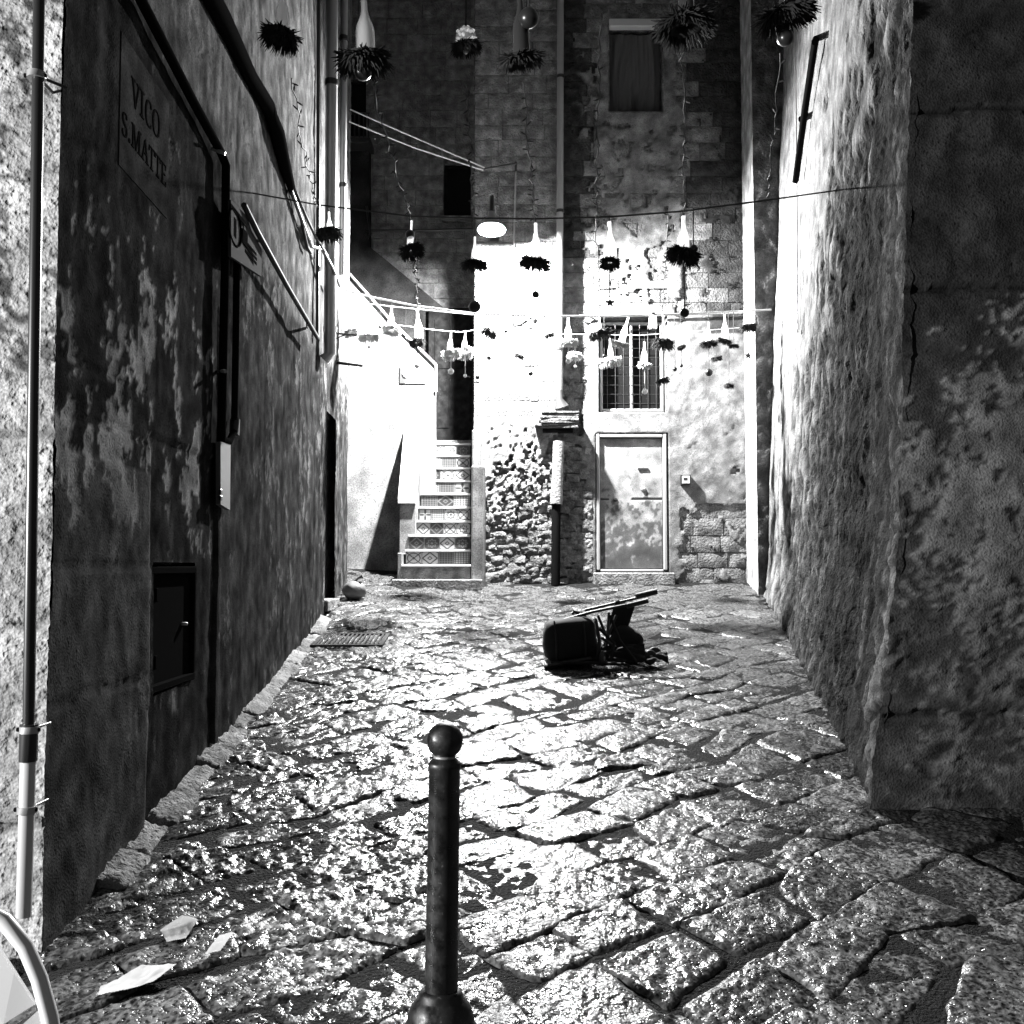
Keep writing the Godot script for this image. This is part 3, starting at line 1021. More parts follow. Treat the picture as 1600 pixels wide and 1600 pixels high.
func back_house():
	var h := thing("back_house", "dark rear house of coursed stone rising behind the tiled stairs", "building", Vector3(-1.5, 0, -15.6))
	var w1 := [0.44, 0.86, 6.9, 7.76]
	var w2 := [-1.05, -0.78, 8.2, 9.1]
	part("wall_core", pierced(-3.5, 1.6, 1.0, 11.6, -0.03, 0.3, [w1, w2]), M.mortar, h)
	var tone := func(x: float, y: float) -> int: return int(round(2.2 + 1.5 * na.get_noise_2d(x * 1.5 + 30.0, y * 1.2)))
	courses(h, -1.2, 1.05, 5.2, 11.0, 0.0, [w1, w2], 0.25, 0.02, tone)
	for q in [[w1, "window"], [w2, "window"]]:
		var r: Array = q[0]
		var wn := part("window", box(Vector3(r[1] - r[0], r[3] - r[2], 0.02), 0.002), M.glass, h, Vector3((r[0] + r[1]) * 0.5, (r[2] + r[3]) * 0.5, -0.14))
		part("window_frame", box(Vector3(0.04, r[3] - r[2] - 0.02, 0.05), 0.005), M.wood, wn, Vector3(-(r[1] - r[0]) * 0.5 + 0.03, 0, 0.03))
		part("window_frame", box(Vector3(r[1] - r[0] - 0.1, 0.04, 0.05), 0.005), M.wood, wn, Vector3(0, (r[3] - r[2]) * 0.5 - 0.03, 0.03))
	part("sill", box(Vector3(0.5, 0.06, 0.14), 0.01), M.blocks[1], h, Vector3(0.65, 6.87, 0.03))
	# smooth rendered stair wall, cut off on a slant
	var o := Vector3(1.5, 0, 15.6)
	part("rendered_wall", prism([Vector3(-2.751, 7.906, -15.400) + o, Vector3(-2.191, 7.906, -15.400) + o, Vector3(-2.179, 6.380, -15.400) + o, Vector3(-1.934, 6.181, -15.400) + o, Vector3(-0.389, 4.889, -15.400) + o, Vector3(-0.388, 4.066, -15.400) + o, Vector3(-2.715, 4.066, -15.400) + o], Vector3(0, 0, -0.2)), M.smooth_plaster, h)
	for i in 5: part("railing_bar", tube([Vector3(-2.474, 8.403, -15.300) + o + Vector3(0.07 * i, 0, 0), Vector3(-2.471, 8.034, -15.300) + o + Vector3(0.07 * i, 0, 0)], 0.012, 6), M.iron, h)
	part("railing", tube([Vector3(-2.513, 8.413, -15.300) + o, Vector3(-2.171, 8.413, -15.300) + o], 0.015, 6), M.iron, h)
	part("balcony_slab", box(Vector3(0.5, 0.08, 0.45), 0.01), M.dark, h, Vector3(-2.382, 7.904, -15.300) + o)

# ---------------------------------------------------------------- white house with the tiled stairs
func tile_tex(kind: int) -> ImageTexture:
	var n := 48
	var im := Image.create(n, n, false, Image.FORMAT_RGB8)
	var r2 := RandomNumberGenerator.new()
	r2.seed = 90 + kind
	for y in n:
		for x in n:
			var u := absf(x - n * 0.5 + 0.5) / (n * 0.5)
			var v := absf(y - n * 0.5 + 0.5) / (n * 0.5)
			var d := sqrt(u * u + v * v)
			var a := atan2(v, u)
			var on := false
			match kind % 5:
				0: on = absf(d - 0.55 - 0.12 * cos(a * 8.0)) < 0.09 or d < 0.16 or u + v > 1.62
				1: on = (absf(u + v - 0.95) < 0.13) or (u + v < 0.35 and u + v > 0.2) or u + v > 1.75
				2: on = absf(fmod(u * 3.0, 1.0) - 0.5) < 0.16 or absf(fmod(v * 3.0, 1.0) - 0.5) < 0.16
				3: on = (absf(u - v) < 0.1 and d > 0.25) or absf(d - 0.8) < 0.07 or d < 0.2
				4: on = cos(a * 4.0) * 0.5 + 0.5 > d + 0.1 or absf(maxf(u, v) - 0.88) < 0.05
			var g := 0.16 if on else 0.5
			if kind >= 5: g = 0.14 if not on else 0.34
			g *= r2.randf_range(0.9, 1.0)
			if maxf(u, v) > 0.97: g = 0.3
			im.set_pixel(x, y, Color(g, g, g))
	return ImageTexture.create_from_image(im)

func tile_mesh(w: float, hh: float) -> ArrayMesh:
	var s := st()
	s.set_smooth_group(0xffffffff)
	var p := [Vector3(-w * 0.5, -hh * 0.5, 0.006), Vector3(-w * 0.5, hh * 0.5, 0.006), Vector3(w * 0.5, hh * 0.5, 0.006), Vector3(w * 0.5, -hh * 0.5, 0.006)]
	var uv := [Vector2(0, 1), Vector2(0, 0), Vector2(1, 0), Vector2(1, 1)]
	for k in [0, 1, 2, 0, 2, 3]:
		s.set_uv(uv[k])
		s.add_vertex(p[k])
	s.set_uv(Vector2(0.01, 0.01))
	for k in 4:
		var a: Vector3 = p[k]
		var b: Vector3 = p[(k + 1) % 4]
		quad(s, b, a, Vector3(a.x, a.y, -0.004), Vector3(b.x, b.y, -0.004))
	return done(s)

func stair_house():
	var o := Vector3(-1.6, 0, -14.0)
	var h := thing("white_house", "white plastered house with a flight of patterned tile stairs", "building", o)
	# white wall with slanting top
	part("wall", prism([Vector3(-3.194, 5.531, -14.000) - o, Vector3(-2.236, 5.531, -14.000) - o, Vector3(-1.699, 4.903, -14.000) - o, Vector3(-1.060, 4.260, -14.000) - o, Vector3(-1.048, 1.326, -14.000) - o, Vector3(-3.143, 1.326, -14.000) - o], Vector3(0, 0, -0.22)), M.white, h)
	part("coping", tube([Vector3(-2.249, 5.540, -13.970) - o, Vector3(-1.696, 4.913, -13.970) - o, Vector3(-1.048, 4.272, -13.970) - o, Vector3(-1.047, 3.899, -13.970) - o], 0.02, 6), M.pale, h)
	# wall beside the upper steps, leading to the door
	part("stair_side", box(Vector3(0.12, 2.7, 1.0), 0.01), M.white, h, Vector3(-1.2, 2.6, -14.75) - o)
	var dr := part("door", box(Vector3(0.72, 2.1, 0.05), 0.004), M.wood, h, Vector3(-0.894, 4.235, -15.250) + Vector3(0, 0.1, 0) - o)
	for q in [Vector3(-0.16, 0.5, 0.03), Vector3(0.16, 0.5, 0.03), Vector3(-0.16, -0.4, 0.03), Vector3(0.16, -0.4, 0.03)]: part("door_panel", box(Vector3(0.22, 0.75, 0.02), 0.008), M.wood, dr, q)
	part("door_handle", tube([Vector3(0.26, 0, 0.03), Vector3(0.26, 0, 0.07), Vector3(0.2, 0, 0.075)], 0.009, 6), M.zinc, dr)
	# steps
	var tiles := []
	for k in 8:
		var m := mat(1.0, 0.35)
		m.albedo_texture = tile_tex(k)
		tiles.append(m)
	var lefts := [-1.385, -1.36, -1.34, -1.26, -1.25, -1.24, -1.22, -1.21, -1.2, -1.18]
	for k in 10:
		var z := 12.9 + 0.2 * k
		var top := 1.522 + 0.195 * k
		var xl: float = lefts[k]
		var xr := -0.525 - 0.009 * k
		var bot := top - 0.195
		var stp := part("step", box(Vector3(xr - xl, 0.165, 0.22), 0.004), M.blocks[3], h, Vector3((xl + xr) * 0.5, bot + 0.083, -z - 0.13) - o)
		part("tread", box(Vector3(xr - xl + 0.02, 0.028, 0.26), 0.006), M.pale, stp, Vector3(0, 0.098, 0.015))
		if k > 0:
			var n := int((xr - xl) / 0.168)
			var tw := (xr - xl) / n
			for i in n:
				part("tile", tile_mesh(tw - 0.004, 0.158), tiles[(k * 3 + i * 5 + (k * i) % 3) % 8], stp, Vector3(-(xr - xl) * 0.5 + tw * (i + 0.5), 0, 0.114))
		if k > 1: part("step_core", box(Vector3(xr - xl, bot - 0.9, 0.2), 0), M.mortar, h, Vector3((xl + xr) * 0.5, (bot + 0.9) * 0.5 - 0.002, -z - 0.14) - o)
	part("landing", box(Vector3(0.7, 0.1, 0.9), 0.004), M.blocks[1], h, Vector3(-0.9, 3.28, -15.25) - o)
	part("plinth", box(Vector3(1.12, 0.14, 0.3), 0.012), M.blocks[3], h, Vector3(-0.93, 1.27, -12.83) - o)
	# left parapet with a steep sloping top
	var xa := -1.46
	part("parapet_foot", box(Vector3(0.06, 0.5, 0.42), 0.01), M.white, h, Vector3(-1.415, 1.42, -13.12) - o)
	var pf := [Vector3(xa, 1.2, -13.32), Vector3(xa, 2.34, -13.32), Vector3(xa, 3.95, -14.45), Vector3(xa, 3.95, -14.6), Vector3(xa, 1.2, -14.6)]
	var pp := []
	for q in pf: pp.append(q - o)
	part("parapet", prism(pp, Vector3(0.2, 0, 0)), M.white, h)
	var cp := []
	for q in [Vector3(xa - 0.02, 2.32, -13.27), Vector3(xa - 0.02, 2.38, -13.27), Vector3(xa - 0.02, 4.0, -14.42), Vector3(xa - 0.02, 3.94, -14.45)]: cp.append(q - o)
	part("parapet_coping", prism(cp, Vector3(0.24, 0, 0)), M.pale, h)
	# right parapet, stepped
	part("parapet", box(Vector3(0.17, 1.55, 0.62), 0.02), M.white, h, Vector3(-0.43, 2.0, -13.19) - o)
	part("parapet", box(Vector3(0.11, 0.5, 0.3), 0.02), M.white, h, Vector3(-0.46, 3.02, -13.3) - o)
	# notice plate by the stairs
	var np := part("notice", box(Vector3(0.36, 0.235, 0.015), 0.002), M.pale, h, Vector3(-1.366, 4.132, -13.985) - o)
	part("notice_band", box(Vector3(0.075, 0.23, 0.004), 0.0), M.dark, np, Vector3(-0.14, 0, 0.0095))
	part("notice_disc", lathe([Vector2(0, -0.002), Vector2(0.055, -0.002), Vector2(0.055, 0.002), Vector2(0, 0.002)], 20), M.pale, np, Vector3(-0.095, 0, 0.014)).rotation.x = PI / 2
	for i in 4: part("notice_line", box(Vector3(0.17, 0.004, 0.002), 0.0), M.zinc, np, Vector3(0.07, 0.08 - 0.035 * i, 0.0085))

# ---------------------------------------------------------------- lamps
func street_lamps():
	var at := Vector3(-0.254, 5.66, -12.5)
	var t := thing("street_lamp", "lit street lamp with wide dish shade hung before the stone house", "street lamp", at)
	var bs := Basis(Vector3.RIGHT, -0.2)
	var s := st()
	add_lathe(s, [Vector2(0.0, 0.26), Vector2(0.045, 0.25), Vector2(0.055, 0.17), Vector2(0.09, 0.15), Vector2(0.14, 0.08), Vector2(0.172, 0.025), Vector2(0.178, 0.01), Vector2(0.17, 0.01), Vector2(0.13, 0.07), Vector2(0.04, 0.13)], 28, Vector3.ZERO, bs)
	part("shade", done(s), M.zinc, t)
	var bulb := mat(0.9, 0.4)
	bulb.emission_enabled = true
	bulb.emission = Color.WHITE
	bulb.emission_energy_multiplier = 30.0
	var bpr := []
	for i in 11:
		var a := PI * i / 10.0
		bpr.append(Vector2(maxf(0.06 * sin(a), 0.0), 0.02 - 0.075 * cos(a)))
	var sb := st()
	add_lathe(sb, bpr, 18, Vector3.ZERO, bs)
	part("bulb", done(sb), bulb, t)
	part("swan_neck", tube([Vector3(0, 0.2, -0.05), Vector3(0.0, 0.38, -0.1), Vector3(0.0, 0.5, -0.2), Vector3(0.0, 0.52, -0.32), Vector3(0, 0.46, -0.42), Vector3(0.02, 0.3, -0.5), Vector3(0.02, 0.3, -0.9)], 0.026, 8), M.iron, t)
	part("wall_plate", box(Vector3(0.12, 0.3, 0.03), 0.006), M.iron, t, Vector3(0.02, 0.3, -0.905))
	var l := OmniLight3D.new()
	l.name = "lamp_light"
	l.light_energy = 170.0
	l.light_size = 0.06
	l.omni_range = 60.0
	l.omni_attenuation = 2.0
	l.shadow_enabled = true
	l.position = bs * Vector3(0, 0.0, 0)
	t.add_child(l)
	# second lamp on a post in the side street to the left, outside the picture: it rakes the near end wall
	var p := Vector3(-6.8, gy(0, 1.2), -0.6)
	var t2 := thing("street_lamp", "lantern on a short iron post in the side street", "street lamp", p)
	part("post", lathe([Vector2(0.09, 0), Vector2(0.09, 0.12), Vector2(0.045, 0.2), Vector2(0.035, 2.3), Vector2(0, 2.32)], 14), M.iron, t2)
	part("lantern_cap", lathe([Vector2(0.0, 2.78), Vector2(0.16, 2.66), Vector2(0.16, 2.64), Vector2(0, 2.64)], 14), M.iron, t2)
	var b2 := mat(0.9, 0.4)
	b2.emission_enabled = true
	b2.emission = Color.WHITE
	b2.emission_energy_multiplier = 6.0
	part("bulb", ball(0.11), b2, t2, Vector3(0, 2.48, 0))
	var l2 := OmniLight3D.new()
	l2.name = "lantern_light"
	l2.light_energy = 90.0
	l2.light_size = 0.1
	l2.omni_range = 60.0
	l2.omni_attenuation = 2.0
	l2.shadow_enabled = true
	l2.position = Vector3(0, 2.48, 0)
	t2.add_child(l2)

# ---------------------------------------------------------------- pipes, cables and plates on the walls
func one(called: String, label: String, cat: String, mesh: Mesh, m: Material, group := ""):
	var o := part(called, mesh, m, self)
	tag(o, label, cat, group)
	return o

func left_wall_fittings():
	# drainpipe on the end wall
	var top := Vector3(-1.750, 3.737, -3.680)
	var jn := Vector3(-1.719, 0.819, -3.680)
	var bt := Vector3(-1.721, 0.268, -3.680)
	var t := thing("drainpipe", "dark drainpipe with a pale lower length on the bright end wall", "drainpipe", bt)
	part("pipe", tube([top - bt, jn - bt], 0.021, 12), M.iron, t)
	part("lower_pipe", tube([jn - bt + Vector3(0, 0.06, 0), Vector3.ZERO], 0.027, 12), M.pale, t)
	part("collar", tube([jn - bt + Vector3(0, 0.12, 0), jn - bt - Vector3(0, 0.01, 0)], 0.032, 12), M.iron, t)
	for q in [Vector3(-1.751, 3.305, -3.680), Vector3(-1.717, 0.920, -3.680), Vector3(-1.719, 0.639, -3.680)]:
		var c := part("clamp", tube([q - bt + Vector3(0, 0.012, 0), q - bt - Vector3(0, 0.012, 0)], 0.034, 12), M.zinc, t)
		part("bolt", tube([q - bt + Vector3(-0.045, 0, 0), q - bt + Vector3(0.036, 0, 0)], 0.008, 6), M.sooty, c)
		part("wall_spike", tube([q - bt, q - bt + Vector3(0, 0, -0.16)], 0.006, 6), M.iron, c)
	part("stay", tube([Vector3(-1.751, 3.305, -3.680) - bt, Vector3(-1.693, 3.316, -3.800) - bt], 0.006, 6), M.iron, t)
	# conduit bent down the wall, and its neighbour
	t = thing("conduit", "black conduit running down the wall and bending by the signboard", "conduit", Vector3(-1.751, 2.249, -6.125))
	var o := t.position
	part("pipe", tube([Vector3(-1.695, 4.109, -4.387) - o, Vector3(-1.731, 4.023, -5.412) - o, Vector3(-1.753, 3.989, -6.040) - o, Vector3(-1.757, 3.961, -6.168) - o, Vector3(-1.758, 3.400, -6.186) - o, Vector3(-1.757, 2.254, -6.160) - o], 0.026, 10), M.sooty, t)
	part("clip", tube([Vector3(-1.785, 3.976, -5.952) - o, Vector3(-1.705, 3.952, -5.968) - o], 0.012, 6), M.zinc, t)
	part("clip", tube([Vector3(-1.804, 2.694, -6.220) - o, Vector3(-1.719, 2.669, -6.087) - o], 0.012, 6), M.zinc, t)
	t = thing("conduit", "shorter black pipe below the signboard, ending in a bend", "conduit", Vector3(-1.774, 2.296, -6.507))
	o = t.position
	part("pipe", tube([Vector3(-1.774, 3.477, -6.505) - o, Vector3(-1.774, 2.833, -6.509) - o, Vector3(-1.774, 2.369, -6.503) - o, Vector3(-1.769, 2.279, -6.372) - o, Vector3(-1.763, 2.271, -6.180) - o], 0.022, 8), M.sooty, t)
	part("collar", tube([Vector3(-1.774, 2.441, -6.516) - o, Vector3(-1.774, 2.337, -6.505) - o], 0.032, 8), M.black, t)
	# bell plate
	t = thing("bell_plate", "pale narrow doorbell plate with two buttons below the conduit", "doorbell", Vector3(-1.773, 2.055, -6.202))
	o = t.position
	part("plate", prism([Vector3(-1.781, 2.249, -6.122) - o, Vector3(-1.789, 2.271, -6.373) - o, Vector3(-1.790, 1.851, -6.382) - o, Vector3(-1.781, 1.873, -6.145) - o], Vector3(0.03, 0, 0)), M.sacking, t)
	for q in [Vector3(-1.746, 1.948, -6.123), Vector3(-1.746, 1.910, -6.126)]: part("button", box(Vector3(0.014, 0.03, 0.04), 0.005), M.black, t, q - o)
	# signboard
	t = thing("signboard", "grey signboard with round emblem and small lines high on the dark wall", "sign", Vector3(-1.757, 3.651, -6.588))
	o = t.position
	part("board", prism([Vector3(-1.731, 3.730, -6.127) - o, Vector3(-1.762, 3.830, -7.024) - o, Vector3(-1.762, 3.513, -7.023) - o, Vector3(-1.731, 3.385, -6.148) - o], Vector3(0.02, 0, 0)), M.board, t)
	var em := st()
	var ring := []
	for k in 17: ring.append(Vector3(0, 0.11 * sin(TAU * k / 16.0), 0.15 * cos(TAU * k / 16.0)))
	add_tube(em, ring, 0.008, 5, false)
	part("emblem", done(em), M.sooty, t, Vector3(-1.714, 3.592, -6.233) - o)
	part("emblem_figure", box(Vector3(0.004, 0.12, 0.06), 0.001), M.sooty, t, Vector3(-1.714, 3.592, -6.233) - o)
	for q in [[Vector3(-1.717, 3.610, -6.486), 0.1, 0.12], [Vector3(-1.722, 3.597, -6.618), 0.02, 0.35], [Vector3(-1.723, 3.569, -6.639), 0.02, 0.35], [Vector3(-1.723, 3.537, -6.660), 0.02, 0.3], [Vector3(-1.712, 3.695, -6.321), 0.03, 0.4]]:
		part("sign_line", box(Vector3(0.004, q[1], q[2]), 0.001), M.sooty, t, q[0] - o)
	# slanting rail
	t = thing("slanting_rail", "thin slanting metal rail on the lit part of the dark wall", "rail", Vector3(-1.793, 3.603, -9.339))
	o = t.position
	part("rail", tube([Vector3(-1.711, 3.804, -6.421) - o, Vector3(-1.702, 3.733, -6.733) - o, Vector3(-1.741, 3.661, -7.857) - o, Vector3.ZERO], 0.02, 8), M.cast_iron, t)
	for q in [[Vector3(-1.847, 3.898, -7.463), Vector3(-1.708, 3.726, -6.898)], [Vector3(-1.918, 3.733, -9.487), Vector3(-1.773, 3.603, -8.766)]]: part("bracket", tube([q[0] - o, q[1] - o], 0.012, 6), M.iron, t)
	# bundle of cables down to the far corner
	t = thing("cable_bundle", "thick sagging bundle of black cables crossing the upper wall", "cable", Vector3(-1.828, 4.595, -8.323))
	o = t.position
	part("sleeve", tube([Vector3(-1.735, 4.774, -5.385) - o, Vector3(-1.751, 4.805, -5.990) - o, Vector3(-1.778, 4.822, -6.773) - o, Vector3(-1.793, 4.875, -7.342) - o, Vector3(-1.811, 4.842, -7.708) - o, Vector3(-1.817, 4.695, -8.033) - o, Vector3(-1.837, 4.626, -8.439) - o], [0.055, 0.06, 0.05, 0.055, 0.06, 0.05, 0.03], 9), M.sooty, t)
	part("cable", tube([Vector3(-1.828, 4.605, -8.323) - o, Vector3(-1.834, 4.516, -8.800) - o, Vector3(-1.853, 4.456, -9.327) - o, Vector3(-1.827, 4.550, -9.726) - o, Vector3(-1.789, 4.467, -10.080) - o, Vector3(-1.808, 4.439, -10.611) - o], 0.018, 6), M.black, t)
	part("cable", tube([Vector3(-1.831, 4.616, -8.411) - o, Vector3(-1.844, 4.541, -8.792) - o, Vector3(-1.856, 4.390, -9.141) - o, Vector3(-1.852, 4.385, -9.295) - o], 0.016, 6), M.cast_iron, t)
	part("cable", tube([Vector3(-1.835, 4.671, -8.529) - o, Vector3(-1.817, 4.582, -8.878) - o, Vector3(-1.813, 4.535, -9.331) - o, Vector3(-1.814, 4.550, -9.929) - o], 0.014, 6), M.cast_iron, t)
	# downpipes at the far corner
	t = thing("downpipe", "broad grey downpipe at the far corner of the dark house", "downpipe", Vector3(-1.846, 3.589, -10.265))
	o = t.position
	part("pipe", tube([Vector3(-1.843, 7.688, -10.177) - o, Vector3(-1.845, 5.308, -10.242) - o, Vector3(0, 0.06, 0), Vector3(-0.06, 0, 0)], 0.062, 12), M.zinc, t)
	for q in [Vector3(-1.844, 6.429, -10.214), Vector3(-1.846, 4.660, -10.285), Vector3(-1.846, 3.902, -10.289)]: part("pipe_clamp", tube([q - o + Vector3(0, 0.03, 0), q - o - Vector3(0, 0.03, 0)], 0.072, 12), M.iron, t)
	t = thing("downpipe", "slim downpipe behind the broad one at the house corner", "downpipe", Vector3(-1.903, 4.763, -11.332))
	o = t.position
	part("pipe", tube([Vector3(-1.900, 8.345, -11.258) - o, Vector3.ZERO], 0.04, 10), M.zinc, t)
	for q in [Vector3(-1.900, 7.453, -11.262), Vector3(-1.902, 5.782, -11.319)]: part("pipe_clamp", tube([q - o + Vector3(0, 0.025, 0), q - o - Vector3(0, 0.025, 0)], 0.05, 10), M.iron, t)
	one("wall_cable", "thin black cable straight down the wall left of the downpipes", "cable", tube([Vector3(-1.898, 7.430, -9.753), Vector3(-1.901, 5.166, -9.860), Vector3(-1.903, 3.719, -9.913)], 0.02, 6), M.black)
	t = thing("bracket_arm", "black iron arm sticking out above the far doorway", "bracket", Vector3(-1.991, 3.823, -11.562))
	o = t.position
	part("arm", tube([Vector3(-0.05, 0, 0), Vector3(0.32, -0.09, 0.25)], 0.018, 6), M.black, t)
	t = thing("bracket_arm", "upper black iron arm with a stay beside the downpipe", "bracket", Vector3(-1.979, 4.086, -11.230))
	o = t.position
	part("arm", tube([Vector3(-0.05, 0, 0), Vector3(0.28, -0.05, 0.1)], 0.012, 6), M.black, t)
	part("stay", tube([Vector3(-0.05, -0.1, 0), Vector3(0.14, -0.03, 0.05)], 0.008, 6), M.black, t)

func right_wall_fittings():
	var t := thing("black_rail", "slim black bar fixed high on the bright part of the right wall", "rail", Vector3(2.732, 5.759, -9.331))
	var o := t.position
	part("bar", tube([Vector3(2.653, 6.100, -8.725) - o, Vector3.ZERO, Vector3(2.808, 5.304, -9.954) - o], 0.035, 4), M.sooty, t)
	part("clamp", tube([Vector3(3.108, 6.300, -10.764) - o, Vector3(2.727, 5.712, -9.444) - o], 0.03, 8), M.sooty, t)
	part("end_piece", tube([Vector3(2.962, 6.650, -9.718) - o, Vector3(2.611, 6.014, -8.604) - o], 0.028, 6), M.sooty, t)
	one("wall_cable", "thin pale cable straight down the right wall by the black bar", "cable", tube([Vector3(3.063, 6.989, -10.786), Vector3(2.912, 5.388, -10.279), Vector3(2.769, 3.763, -9.828)], 0.008, 6), M.zinc)

func facade_fittings():
	# downpipe at the step between both planes of the front
	var t := thing("downpipe", "pale downpipe down the middle of the stone house front", "downpipe", Vector3(0.621, 3.789, -13.330))
	var o := t.position
	part("pipe", tube([Vector3(0.653, 9.604, -13.330) - o, Vector3.ZERO], 0.045, 12), M.tin, t)
	for q in [Vector3(0.649, 8.021, -13.330), Vector3(0.636, 6.197, -13.330), Vector3(0.623, 4.357, -13.330)]: part("pipe_clamp", tube([q - o + Vector3(0, 0.02, 0), q - o - Vector3(0, 0.02, 0)], 0.054, 12), M.iron, t)
	part("spout", tube([Vector3(0, 0.02, 0), Vector3(0, -0.1, 0), Vector3(0.03, -0.2, -0.02)], [0.045, 0.05, 0.1], 12), M.dark, t)
	# little roof of stacked slates over the lower pipe
	t = thing("slate_ledge", "small ledge of stacked slates sticking out beside the door", "ledge", Vector3(0.603, 3.281, -13.320))
	o = t.position
	for i in 7:
		var w := 0.52 + rng.randf_range(-0.05, 0.05)
		var sl := part("slate", box(Vector3(w, 0.026, 0.2 + rng.randf_range(-0.02, 0.03)), 0.004), M.blocks[0] if i % 2 == 0 else M.blocks[1], t, Vector3(rng.randf_range(-0.03, 0.03), 0.04 + 0.032 * i, -0.03))
		sl.rotation = Vector3(0.06, rng.randf_range(-0.06, 0.06), rng.randf_range(-0.025, 0.025))
	part("bearer", box(Vector3(0.4, 0.05, 0.16), 0.008), M.wood, t, Vector3(0, 0.0, -0.08))
	t = thing("standpipe", "short black pipe rising from the ground under the slate ledge", "pipe", Vector3(0.564, 1.309, -13.300))
	o = t.position
	part("pipe", tube([Vector3(0, -0.05, 0), Vector3(0.575, 2.323, -13.300) - o], 0.06, 12), M.sooty, t)
	part("plaster_sleeve", tube([Vector3(0.575, 2.307, -13.300) - o, Vector3(0.593, 2.710, -13.320) - o, Vector3(0.612, 3.132, -13.340) - o], [0.085, 0.07, 0.075], 12), M.blocks[3], t)
	# meter box
	t = thing("meter_box", "small framed meter box on the wall right of the low door", "box", Vector3(2.297, 2.643, -13.520))
	part("frame", box(Vector3(0.135, 0.135, 0.09), 0.006), M.iron, t)
	part("cover", box(Vector3(0.1, 0.1, 0.012), 0.003), M.pale, t, Vector3(0, 0, 0.048))
	part("dial", box(Vector3(0.05, 0.03, 0.004), 0.001), M.iron, t, Vector3(-0.01, 0.01, 0.056))
	# rail and cable over the window
	t = thing("wall_rail", "long thin pipe running across the stone house above the grilled window", "pipe", Vector3(1.706, 4.830, -13.490))
	o = t.position
	part("pipe", tube([Vector3(0.896, 4.830, -13.490) - o, Vector3(1.706, 4.839, -13.490) - o, Vector3(3.071, 4.882, -13.490) - o], 0.018, 8), M.zinc, t)
	for q in [Vector3(1.030, 4.853, -13.580), Vector3(2.147, 4.870, -13.580), Vector3(3.006, 4.896, -13.580)]: part("hook", tube([q - o, q - o + Vector3(0, 0, 0.09)], 0.01, 6), M.iron, t)
	one("wall_cable", "thin cable dropping down the front beside the lit lamp", "cable", tube([Vector3(0.051, 6.762, -13.360), Vector3(0.025, 5.776, -13.360), Vector3(-0.008, 4.815, -13.360), Vector3(0.008, 4.721, -13.360), Vector3(0.101, 4.721, -13.360), Vector3(0.169, 4.773, -13.360), Vector3(0.296, 4.781, -13.360)], 0.012, 6), M.zinc)
	t = thing("wall_bracket", "iron bracket holding the lines above the street lamp", "bracket", Vector3(0.051, 6.760, -13.400))
	o = t.position
	part("bar", tube([Vector3(0, 0, -0.05), Vector3(0, 0, 0.3)], 0.018, 6), M.iron, t)
	part("bar", tube([Vector3(0, 0, 0.27), Vector3(-0.353, 6.598, -12.900) - o], 0.014, 6), M.iron, t)
	var a := Vector3(-0.353, 6.598, -12.900)
	one("drying_line", "upper taut line from the downpipes to the lamp bracket", "line", tube([Vector3(-1.973, 7.060, -12.200), Vector3(-1.197, 6.830, -12.500), Vector3(-0.353, 6.614, -12.900)], 0.009, 5), M.rope)
	one("drying_line", "lower taut line from the downpipes to the lamp bracket", "line", tube([Vector3(-1.987, 6.909, -12.200), Vector3(-1.196, 6.700, -12.500), Vector3(-0.370, 6.581, -12.900)], 0.009, 5), M.rope)
	one("wall_rod", "horizontal iron rod on the dark rear house", "rod", tube([Vector3(-2.223, 6.611, -15.350), Vector3(-1.365, 6.611, -15.350), Vector3(-0.585, 6.631, -15.350)], 0.02, 6), M.iron)
	one("iron_hook", "curled iron hook on the dark rear house beside the downpipes", "hook", tube([Vector3(-2.209, 6.971, -15.300), Vector3(-2.178, 6.743, -15.300), Vector3(-2.140, 6.529, -15.250), Vector3(-2.171, 6.444, -15.200), Vector3(-2.218, 6.519, -15.250)], 0.018, 6), M.iron)

